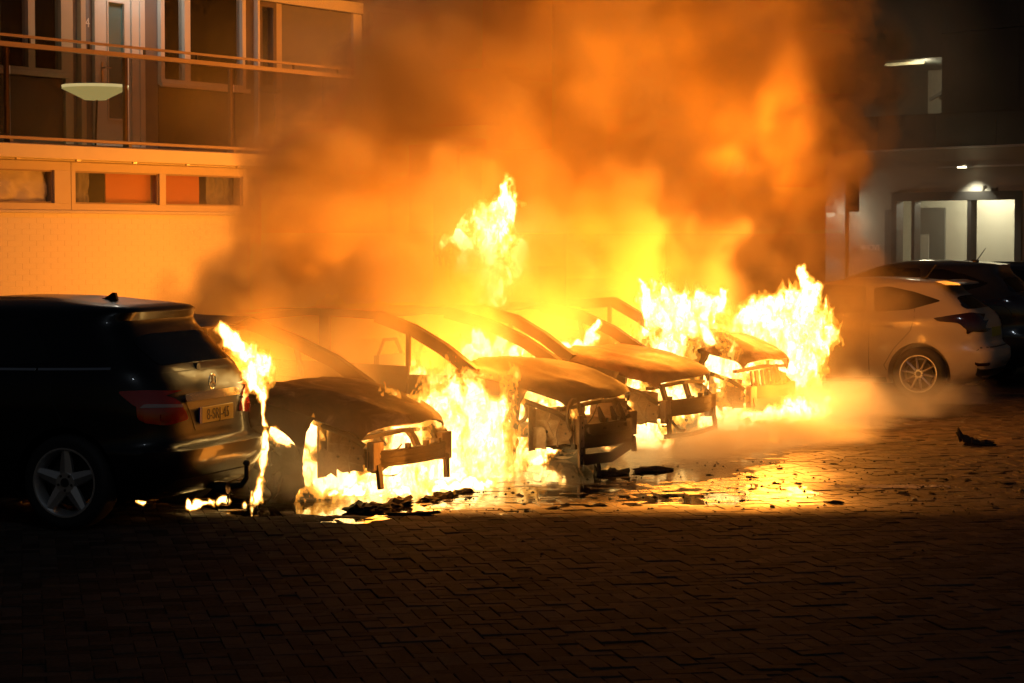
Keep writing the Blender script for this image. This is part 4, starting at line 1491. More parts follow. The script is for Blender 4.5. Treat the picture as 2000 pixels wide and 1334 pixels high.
    bmesh.ops.create_icosphere(bmm, subdivisions=4, radius=1.0)
    for v in bmm.verts:
        d = v.co.copy()
        k = max(abs(d.x), abs(d.y), abs(d.z))
        q = d / k * 0.75 + d * 0.25
        q *= 1 + 0.25 * noise.noise(d * 2.3 + Vector((seed, 0, 0))) + 0.10 * noise.noise(d * 7)
        v.co = Vector((q.x * 0.30 + P.get('ex', 0.05), q.y * 0.24 + 0.62, q.z * 0.19 + 0.36))
    me = bpy.data.meshes.new('engine_block')
    bmm.to_mesh(me)
    bmm.free()
    me.materials.append(M['burnt_dark'])
    link('engine_block', me, root)
    for k in range(9):
        x0, x1 = rng.uniform(-0.6, 0.6), rng.uniform(-0.6, 0.6)
        y0, y1 = rng.uniform(0.08, 0.5), rng.uniform(0.15, 0.6)
        z0, z1 = rng.uniform(0.15, 0.5), rng.uniform(0.2, 0.55)
        mid = ((x0 + x1) / 2 + rng.uniform(-0.1, 0.1), (y0 + y1) / 2 - 0.05, min(z0, z1) - rng.uniform(0, 0.1))
        pts = []
        for q in range(9):
            u = q / 8
            pts.append(tuple((1 - u)**2 * a + 2 * u * (1 - u) * m + u * u * b_ for a, m, b_ in zip((x0, y0, z0), mid, (x1, y1, z1))))
        MB().tube(pts, rng.choice([0.006, 0.009, 0.014]), 7).build('burnt_pipe', 'char', root, True)
    # wheels: bare rims and discs standing on the ground, shreds of tyre
    for s in (-1, 1):
        w = link('front_wheel', None, root, (s * (hw - 0.12), ay, 0.235))
        if s < 0:
            w.rotation_euler = (0, R(4), R(P.get('steer', -12)))
        MB().lathe([(-0.09, 0.215), (-0.09, 0.232), (-0.05, 0.205), (0.05, 0.205), (0.09, 0.232), (0.09, 0.215), (0.04, 0.19), (-0.04, 0.19)], 40, 'x').build('rim', P.get('rim_mat', 'burnt_dark'), w, True, 40)
        sp = MB()
        for k in range(5):
            a = 2 * math.pi * k / 5 + 0.3
            sp.bar([(s * 0.05, 0.03 * math.cos(a), 0.03 * math.sin(a)), (s * 0.07, 0.20 * math.cos(a), 0.20 * math.sin(a))], 0.06, 0.02, (0, -math.sin(a), math.cos(a)))
        sp.disc((s * 0.05, 0, 0), 0.06, 0.03, 'x', 20)
        sp.build('spoke', P.get('rim_mat', 'burnt_dark'), w)
        MB().disc((-s * 0.01, 0, 0), 0.15, 0.02, 'x', 32).build('brake_disc', 'burnt_dark', w, True, 40)
        TV, TF = [], []
        na, nb = 56, 12
        for i in range(na):
            a = 2 * math.pi * i / na
            for j in range(nb):
                q = 2 * math.pi * j / nb
                xx, rr = 0.105 * math.cos(q), 0.222 + 0.022 * math.sin(q)
                p = Vector((xx, rr * math.cos(a), rr * math.sin(a)))
                k = 0.050 * noise.noise(p * 11 + Vector((seed, s, 0))) + 0.030 * noise.noise(p * 29)
                f = 1 + k / rr
                TV.append((xx * (1 + 2.5 * k), p.y * f, max(-0.234, p.z * f)))
        for i in range(na):
            for j in range(nb):
                TF.append((i * nb + j, i * nb + (j + 1) % nb, ((i + 1) % na) * nb + (j + 1) % nb, ((i + 1) % na) * nb + j))
        MB().add(TV, TF).build('charred_tyre', 'char', w, True, 60)
        w2 = link('rear_wheel', None, root, (s * (hw - 0.12), ay + 2.55, 0.235))
        MB().lathe([(-0.09, 0.215), (-0.09, 0.232), (-0.05, 0.205), (0.05, 0.205), (0.09, 0.232), (0.09, 0.215), (0.04, 0.19), (-0.04, 0.19)], 32, 'x').disc((0, 0, 0), 0.19, 0.03, 'x', 24).build('rim', 'burnt_dark', w2, True, 40)
    # cabin shell: bulkhead, doors, tail
    MB().box(-hw + 0.10, hw - 0.10, 1.10, 1.13, 0.25, zc - 0.02).build('bulkhead', 'burnt_dark', root)
    L = P.get('len', 4.15)
    for s in (-1, 1):
        G = []
        for i in range(30):
            y = 1.50 + (L - 1.50) * i / 29
            zt = zc + 0.02 + 0.06 * (y - 1.5) / 2.6
            zb = 0.16
            d = abs(y - (ay + 2.55))
            if d < 0.35:
                zb = az + math.sqrt(0.35**2 - d * d)
            G.append([(s * (hw - 0.06 + 0.06 * math.sin(math.pi * (0.15 + 0.75 * j / 8))) + 0.01 * noise.noise(Vector((y * 2, j, seed))), y, zt + (zb - zt) * j / 8) for j in range(9)])
        MB().sheet(G if s > 0 else [r[::-1] for r in G], 0.03).build('door_side', 'burnt_dark', root, True, 50)
        # pillars and roof rail
        hx = hw - 0.09
        rx = hw - 0.26
        zr = P.get('roof', 1.27)
        MB().bar([(s * hx, 0.90, zc - 0.03), (s * (hx - 0.03), 1.22, zc + 0.17), (s * (hx - 0.09), 1.55, zc + 0.32), (s * rx, 1.95, zr)], 0.075, 0.10, (1, 0, 0)).build('windscreen_pillar', 'burnt_dark', root)
        MB().bar([(s * rx, 1.93, zr), (s * (rx + 0.01), 2.6, zr + 0.03), (s * rx, 3.35, zr - 0.04)], 0.07, 0.06, (1, 0, 0)).build('roof_rail', 'burnt_dark', root)
        MB().bar([(s * (hx - 0.0), 2.38, zc), (s * rx, 2.48, zr)], 0.05, 0.09, (1, 0, 0)).build('door_pillar', 'burnt_dark', root)
        MB().bar([(s * hx, 1.55, zc + 0.02), (s * (hx - 0.06), 1.58, zc + 0.30)], 0.03, 0.035, (1, 0, 0)).build('quarter_light_bar', 'burnt_dark', root)
        MB().bar([(s * rx, 3.30, zr - 0.02), (s * hx, 3.85, zc + 0.05)], 0.06, 0.14, (1, 0, 0)).build('rear_pillar', 'burnt_dark', root)
    G = []
    for i in range(16):
        y = 1.95 + 1.40 * i / 15
        G.append([((hw - 0.25) * (2 * j / 11 - 1), y, P.get('roof', 1.27) + 0.03 + 0.02 * math.sin(math.pi * i / 15) - 0.05 * math.sin(math.pi * j / 11) * P.get('sag', 1.0) + 0.02 * noise.noise(Vector((j * 0.5, i * 0.4, seed)))) for j in range(12)])
    MB().sheet(G, 0.012).build('roof', 'burnt_dark', root, True, 50)
    MB().box(-hw + 0.08, hw - 0.08, L - 0.05, L, 0.2, zc + 0.05, 0.02).build('tail_panel', 'burnt_dark', root)
    for s in (-1, 1):
        st = MB()
        st.box(s * 0.36 - 0.22, s * 0.36 + 0.22, 1.95, 2.0, 0.35, 0.95)
        st.tube([(s * 0.36 - 0.2, 1.97, 0.95), (s * 0.36 - 0.1, 1.97, 1.08), (s * 0.36 + 0.1, 1.97, 1.08), (s * 0.36 + 0.2, 1.97, 0.95)], 0.015, 8)
        st.build('seat_frame', 'burnt_dark', root)
    MB().box(-hw + 0.1, hw - 0.1, 1.12, L - 0.06, 0.16, 0.2).build('floor_pan', 'burnt_dark', root)
    # extras
    if P.get('hook'):
        tk = MB()
        tk.prism([(-0.035, 0.50), (0.05, 0.50), (0.06, 0.24), (0.035, 0.10), (0.02, 0.07), (-0.01, 0.07), (-0.025, 0.10), (-0.04, 0.3)], 'y', -0.035, -0.015)
        o = tk.build('tow_bracket', 'burnt_pale', root, False, None, (-bw + 0.0, 0.06, 0))
        hh = MB()
        for zz, rr in ((0.11, 0.018), (0.17, 0.007), (0.23, 0.007), (0.29, 0.007), (0.40, 0.012), (0.44, 0.009)):
            hh.disc((0.01 if zz < 0.3 else 0.02, -0.036, zz), rr, 0.004, 'y', 14)
        hh.build('bracket_hole', 'char', o)
        # headlamp ring and fallen reflector cups
        MB().lathe([(-0.01, 0.125), (-0.01, 0.14), (0.012, 0.14), (0.012, 0.125)], 36, 'y', (-0.55, 0.10, 0.50)).build('headlamp_ring', 'burnt_dark', root, True, 40)
        MB().lathe([(0, 0.03), (0.03, 0.06), (0.09, 0.085), (0.095, 0.08), (0.035, 0.05), (0.005, 0.025)], 28, 'y', (-0.40, 0.02, 0.37)).build('reflector_cup', 'burnt_pale', root, True, 40)
        MB().lathe([(0, 0.03), (0.03, 0.05), (0.07, 0.07), (0.075, 0.065), (0.035, 0.04), (0.005, 0.025)], 28, 'y', (0.30, 0.02, 0.47)).build('reflector_cup', 'burnt_pale', root, True, 40)
        for zz, xx in ((0.45, -0.2), (0.44, 0.05), (0.46, 0.2)):
            MB().tube([(xx, 0.0, 0.36), (xx + 0.02, 0.02, zz), (xx + 0.01, 0.05, zz + 0.10)], [0.035, 0.03, 0.012], 8).build('melted_stub', 'char', root, True)
        MB().bar([(-0.5, 0.04, 0.13), (0.0, 0.02, 0.115), (0.5, 0.06, 0.19)], 0.02, 0.09, (0, 1, 0)).build('undertray', 'burnt_dark', root)
    if P.get('slats'):
        for k in range(6):
            xx = -0.45 + 0.13 * k
            MB().bar([(xx, 0.10, zl - 0.08), (xx + 0.01, 0.08, 0.44), (xx, 0.07, bz1 + 0.005)], 0.075 if k % 2 else 0.03, 0.02, (1, 0, 0)).build('radiator_slat', 'burnt_dark', root)
        MB().box(-0.45, 0.2, 0.06, 0.075, 0.10, bz0 - 0.01).build('lower_grille', 'burnt_dark', root)
    return root


burnt_car('leftmost burnt-out car, low charred bonnet above a bare bumper beam', (2.80, -0.95, 0), R(4), dict(lower=False, zl=0.565, zc=0.80, beam=(0.28, 0.40), bw=0.57, pillars=(0.10, 0.42), steer=-20), 3)
burnt_car('second burnt-out car, torn open front with hanging tow bracket and deep beam', (5.43, -1.12, 0), R(5), dict(zl=0.63, zc=0.86, beam=(0.22, 0.42), bw=0.57, hook=True, pillars=(0.35,), hood_mat='sooty_bonnet', warp=1.3, rim_mat='burnt_pale', roof=1.29), 8)
burnt_car('third burnt-out car, bonnet propped on two bent stays above its beam', (7.66, -0.72, 0), R(4), dict(zl=0.66, zc=0.87, beam=(0.32, 0.47), bw=0.55, pillars=(-0.42, 0.10), legz=0.13, hood_mat='rusty_bonnet', tilt=0.015), 14)
burnt_car('farthest burnt-out car, scorched bonnet over a slatted radiator front', (9.85, -0.50, 0), R(3), dict(zl=0.70, zc=0.98, beam=(0.34, 0.47), bw=0.50, slats=True, hood_mat='streaky_bonnet', warp=2.0, tilt=-0.02, legz=0.14, pillars=(0.3,), hw=0.82), 21)


# ------------------------------------------------------------------ debris on the paving
def lump(size, seed, rough=0.5, sub=3):
    bm = bmesh.new()
    bmesh.ops.create_icosphere(bm, subdivisions=sub, radius=1.0)
    for v in bm.verts:
        d = v.co.copy()
        k = 1 + rough * noise.noise(d * 1.7 + Vector((seed, 0, 0))) + rough * 0.7 * noise.noise(d * 4.1 + Vector((0, seed, 0))) + rough * 0.4 * noise.noise(d * 9)
        v.co = Vector((d.x * size[0] * k, d.y * size[1] * k, max(-0.15, d.z * k) * size[2]))
    me = bpy.data.meshes.new('debris')
    bm.to_mesh(me)
    bm.free()
    me.materials.append(M['char'])
    return me


def scrap():
    """Torn bumper corner with a raised horn at one end."""
    G = []
    for i in range(26):
        u = i / 25
        row = []
        for j in range(8):
            q = j / 7
            h = 0.15 * (1 - u) ** 1.3 + 0.02
            x = -0.20 + 0.42 * u + 0.02 * noise.noise(Vector((i * 0.5, j * 0.7, 1)))
            y = 0.10 * (q - 0.5) * (1 + 0.6 * math.sin(u * 3)) + 0.015 * noise.noise(Vector((i * 0.6, j * 0.9, 4)))
            z = h * math.sin(math.pi * (0.12 + 0.76 * q)) + 0.02 * noise.noise(Vector((i * 0.8, j * 1.1, 9))) + (0.06 * (1 - u / 0.12) if u < 0.12 else 0)
            row.append((x, y, max(0.002, z)))
        G.append(row)
    root = thing('charred_scrap', 'jagged charred car fragment lying alone on the dry paving at the right', 'debris', (9.24, -2.85, 0), R(-50))
    root.scale = (0.8, 0.8, 0.8)
    MB().sheet(G, 0.006).build('torn_shell', 'char', root, True, 40)
    link('molten_lump', lump((0.15, 0.07, 0.075), 77.0, 0.7), root, (0.02, 0, 0.01))
    MB().bar([(-0.17, 0, 0.05), (-0.19, 0.0, 0.12), (-0.215, 0.01, 0.165)], 0.03, 0.035, (0, 1, 0)).build('torn_horn', 'char', root)
    MB().tube([(-0.1, -0.02, 0.03), (0.05, -0.05, 0.02), (0.26, -0.02, 0.012)], 0.012, 7).build('bent_rod', 'char', root, True)


scrap()
BIG = [((1.93, -1.03, 0), (0.10, 0.06, 0.055), 'burnt heap of melted plastic below the left wheel of the leftmost wreck', 1.0, R(-20)),
       ((2.12, -1.07, 0), (0.12, 0.05, 0.04), 'ragged black crust at the left end of the leftmost bumper beam', 1.5, R(-10)),
       ((2.40, -1.06, 0), (0.13, 0.06, 0.05), 'low black heap below the bumper beam of the leftmost wreck', 2.0, R(-10)),
       ((2.72, -1.09, 0), (0.11, 0.05, 0.03), 'thin charred crust under the middle of the leftmost bumper beam', 2.6, R(-5)),
       ((2.98, -1.06, 0), (0.10, 0.05, 0.05), 'charred heap with a stub beside the right leg of the leftmost wreck', 3.0, R(-30)),
       ((3.28, -1.03, 0), (0.12, 0.045, 0.03), 'flat burnt slab at the right end of the debris row', 4.0, R(-20)),
       ((5.15, -1.30, 0), (0.13, 0.06, 0.045), 'dark rubble heap under the tow bracket of the second wreck', 5.0, R(-30)),
       ((5.55, -1.42, 0), (0.16, 0.05, 0.035), 'flat rubble strip on the wet paving before the second wreck', 6.0, R(-40)),
       ((1.98, -1.50, 0), (0.14, 0.04, 0.022), 'long flat cinder on the edge of the wet patch', 7.0, R(-45)),
       ((9.35, -0.85, 0), (0.10, 0.06, 0.06), 'small dark lump in the fire pool beside the farthest wreck', 8.0, 0.0),
       ((5.0, -1.22, 0), (0.03, 0.03, 0.09), 'upright burnt stub standing on the paving before the second wreck', 9.0, 0.0)]
for p, s, lb, sd, rz in BIG:
    o = link('charred_debris', lump(s, sd * 3.1, 0.85), None, p)
    o.rotation_euler = (0, 0, rz)
    tag(o, lb, 'debris')
rng = random.Random(31)
shared = [lump((1, 0.6, 0.45), 50 + k, 0.6, 2) for k in range(5)]
n = 0
while n < 60:
    d = rng.uniform(16.5, 20.0)
    s = rng.uniform(-2.4, 4.2)
    X = CAMP.x + FW[0] * d + RT[0] * s
    Y = CAMP.y + FW[1] * d + RT[1] * s
    if Y > -1.15:
        continue
    o = link('charred_fragment', shared[n % 5], None, (X, Y, 0.003))
    q = rng.choice([0.018, 0.022, 0.03, 0.045])
    o.scale = (q * rng.uniform(0.8, 1.8), q, q * rng.uniform(0.5, 0.9))
    o.rotation_euler = (0, 0, rng.uniform(0, 6.28))
    tag(o, 'small burnt fragment scattered on the paving before the wrecks', 'debris', 'burnt fragments scattered over the paving')
    n += 1
lit = MB()
for k in range(700):
    d = rng.uniform(12.0, 21.0) if k % 4 == 0 else rng.uniform(16.3, 20.5)
    s = rng.uniform(-2.6, 4.6)
    X = CAMP.x + FW[0] * d + RT[0] * s
    Y = CAMP.y + FW[1] * d + RT[1] * s
    if Y > -1.0:
        continue
    q = rng.uniform(0.004, 0.013)
    a = rng.uniform(0, 6.28)
    e = (q * math.cos(a) * 1.6, q * math.sin(a) * 1.6)
    lit.add([(X - e[0], Y - e[1], 0.001), (X + e[1] * 0.6, Y - e[0] * 0.6, 0.001), (X + e[0], Y + e[1], 0.001), (X - e[1] * 0.5, Y + e[0] * 0.5, 0.001), (X, Y, 0.002 + q * 0.9)],
            [(0, 1, 4), (1, 2, 4), (2, 3, 4), (3, 0, 4), (3, 2, 1, 0)])
o = lit.build('debris', 'char')
tag(o, kind='stuff')

rng = random.Random(77)
fv = MB()
for k in range(150):
    a, rr = rng.uniform(0, 6.28), math.sqrt(rng.random())
    x, y = FOAM[0] + 0.55 * rr * math.cos(a), FOAM[1] + 0.16 * rr * math.sin(a)
    x, y = FOAM[0] + (x - FOAM[0]) * RT[0] + (y - FOAM[1]) * FW[0], FOAM[1] + (x - FOAM[0]) * RT[1] + (y - FOAM[1]) * FW[1]
    q = rng.uniform(0.012, 0.045) * (1.15 - rr)
    n6 = [(x + q * 1.8 * math.cos(b * 1.047) * rng.uniform(0.6, 1.2), y + q * 1.8 * math.sin(b * 1.047) * rng.uniform(0.6, 1.2), 0.0035) for b in range(6)]
    fv.add(n6 + [(x, y, 0.0045 + q * 0.12)], [(b, (b + 1) % 6, 6) for b in range(6)])
tag(fv.build('foam_smear', plain('foam', (0.32, 0.30, 0.28), 0.8)), 'thin pale foam smear drying on the paving to the right of the wet patch', 'foam')

# ------------------------------------------------------------------ flames
LAT = np.random.default_rng(3).random((32, 32, 32)).astype(np.float32)


def vnoise(x, y, z):
    xi = np.floor(x).astype(np.int32)
    yi = np.floor(y).astype(np.int32)
    zi = np.floor(z).astype(np.int32)
    fx, fy, fz = x - xi, y - yi, z - zi
    fx = fx * fx * (3 - 2 * fx)
    fy = fy * fy * (3 - 2 * fy)
    fz = fz * fz * (3 - 2 * fz)
    r = 0
    for dx in (0, 1):
        for dy in (0, 1):
            for dz in (0, 1):
                r = r + (fx if dx else 1 - fx) * (fy if dy else 1 - fy) * (fz if dz else 1 - fz) * LAT[(xi + dx) & 31, (yi + dy) & 31, (zi + dz) & 31]
    return r


def fbm(x, y, z, o):
    s, a, t = 0, 0.5, 0
    for _ in range(o):
        s = s + a * vnoise(x, y, z)
        t += a
        a *= 0.64
        x, y, z = x * 2.03 + 7.1, y * 2.03 + 3.3, z * 2.03 + 5.7
    return s / t


def flame_field(tongues, seed, vox):
    """Turbulent density round a set of tapered strokes, on a grid."""
    rm = max(max(t[2], t[3]) for t in tongues)
    rs = sum((t[2] + t[3]) / 2 for t in tongues) / len(tongues)
    pts = np.array([p for t in tongues for p in (t[0], t[1])])
    lo = pts.min(0) - rm * 1.7 - 0.05
    hi = pts.max(0) + rm * 1.7 + 0.05
    lo[2] = max(lo[2], -0.02)
    n = [int((h - l) / vox) + 2 for l, h in zip(lo, hi)]
    X, Y, Z = np.meshgrid(*[(lo[a] + vox * np.arange(n[a])).astype(np.float32) for a in range(3)], indexing='ij')
    fs = float(np.clip(1.25 / rs, 4.5, 13.0))
    s = seed * 3.17
    k = 0.8 * fs
    wp = 0.60 / fs * 2
    wx = (fbm(X * k + s, Y * k, Z * k * 0.6 + 9, 2) - 0.5) * wp
    wy = (fbm(X * k + s + 11, Y * k + 5, Z * k * 0.6, 2) - 0.5) * wp
    wz = (fbm(X * k + s + 21, Y * k + 15, Z * k * 0.6, 2) - 0.5) * wp * 1.2
    X, Y, Z = X + wx, Y + wy, Z + wz
    env = np.full(X.shape, -9.0, np.float32)
    for p0, p1, r0, r1 in tongues:
        d = np.array(p1) - np.array(p0)
        L2 = max(float(d @ d), 1e-6)
        t = np.clip(((X - p0[0]) * d[0] + (Y - p0[1]) * d[1] + (Z - p0[2]) * d[2]) / L2, 0, 1)
        dist = np.sqrt((X - p0[0] - t * d[0])**2 + (Y - p0[1] - t * d[1])**2 + (Z - p0[2] - t * d[2])**2)
        env = np.maximum(env, 1 - dist / (r0 + (r1 - r0) * t))
    f = fbm(X * fs + s, Y * fs, Z * fs * 0.5, 5)
    F = env * 0.9 + (f - 0.5) * 3.3
    F[[0, -1]] = -5
    F[:, [0, -1]] = -5
    F[:, :, [0, -1]] = -5
    return F, lo


def iso_mesh(name, F, lo, vox, iso, mat):
    g = openvdb.FloatGrid()
    g.background = 10.0
    g.copyFromArray(np.ascontiguousarray(-F))
    pts, tri, quad = g.convertToPolygons(isovalue=-iso, adaptivity=0.0)
    me = bpy.data.meshes.new(name)
    me.from_pydata((pts * vox + lo).tolist(), [], [tuple(q) for q in quad.tolist()] + [tuple(q) for q in tri.tolist()])
    me.materials.append(mat)
    me.polygons.foreach_set('use_smooth', [True] * len(me.polygons))
    return me


def flame_mat(name, col, strength, amax, power):
    """Thin burning gas: brightest where the sheet is seen through its depth, fading at its rim."""
    m = bpy.data.materials.new(name)
    m.use_nodes = True
    nt = m.node_tree
    nt.nodes.clear()
    o = nt.nodes.new('ShaderNodeOutputMaterial')
    e = nt.nodes.new('ShaderNodeEmission')
    t = nt.nodes.new('ShaderNodeBsdfTransparent')
    mx = nt.nodes.new('ShaderNodeMixShader')
    e.inputs[0].default_value = (*col, 1)
    e.inputs[1].default_value = strength
    lw = nt.nodes.new('ShaderNodeLayerWeight')
    lw.inputs[0].default_value = 0.5
    a = nt.nodes.new('ShaderNodeMath')
    a.operation = 'SUBTRACT'
    a.inputs[0].default_value = 1
    nt.links.new(lw.outputs['Facing'], a.inputs[1])
    b = nt.nodes.new('ShaderNodeMath')
    b.operation = 'POWER'
    b.inputs[1].default_value = power
    nt.links.new(a.outputs[0], b.inputs[0])
    c = nt.nodes.new('ShaderNodeMath')
    c.operation = 'MULTIPLY'
    c.inputs[1].default_value = amax
    nt.links.new(b.outputs[0], c.inputs[0])
    nt.links.new(c.outputs[0], mx.inputs[0])
    nt.links.new(t.outputs[0], mx.inputs[1])
    nt.links.new(e.outputs[0], mx.inputs[2])
    nt.links.new(mx.outputs[0], o.inputs[0])
    m.cycles.emission_sampling = 'NONE'
    return m


FM = [flame_mat('outer_fire', (1.0, 0.34, 0.03), 2.0, 0.26, 1.5), flame_mat('orange_fire', (1.0, 0.45, 0.07), 3.4, 0.32, 1.2),
      flame_mat('yellow_fire', (1.0, 0.58, 0.15), 6.5, 0.40, 1.0), flame_mat('white_fire', (1.0, 0.66, 0.22), 14.0, 0.50, 0.7)]
FNAMES = ('outer_flame', 'orange_flame', 'yellow_flame', 'flame_core')
FISO = (-0.22, 0.0, 0.18, 0.34)

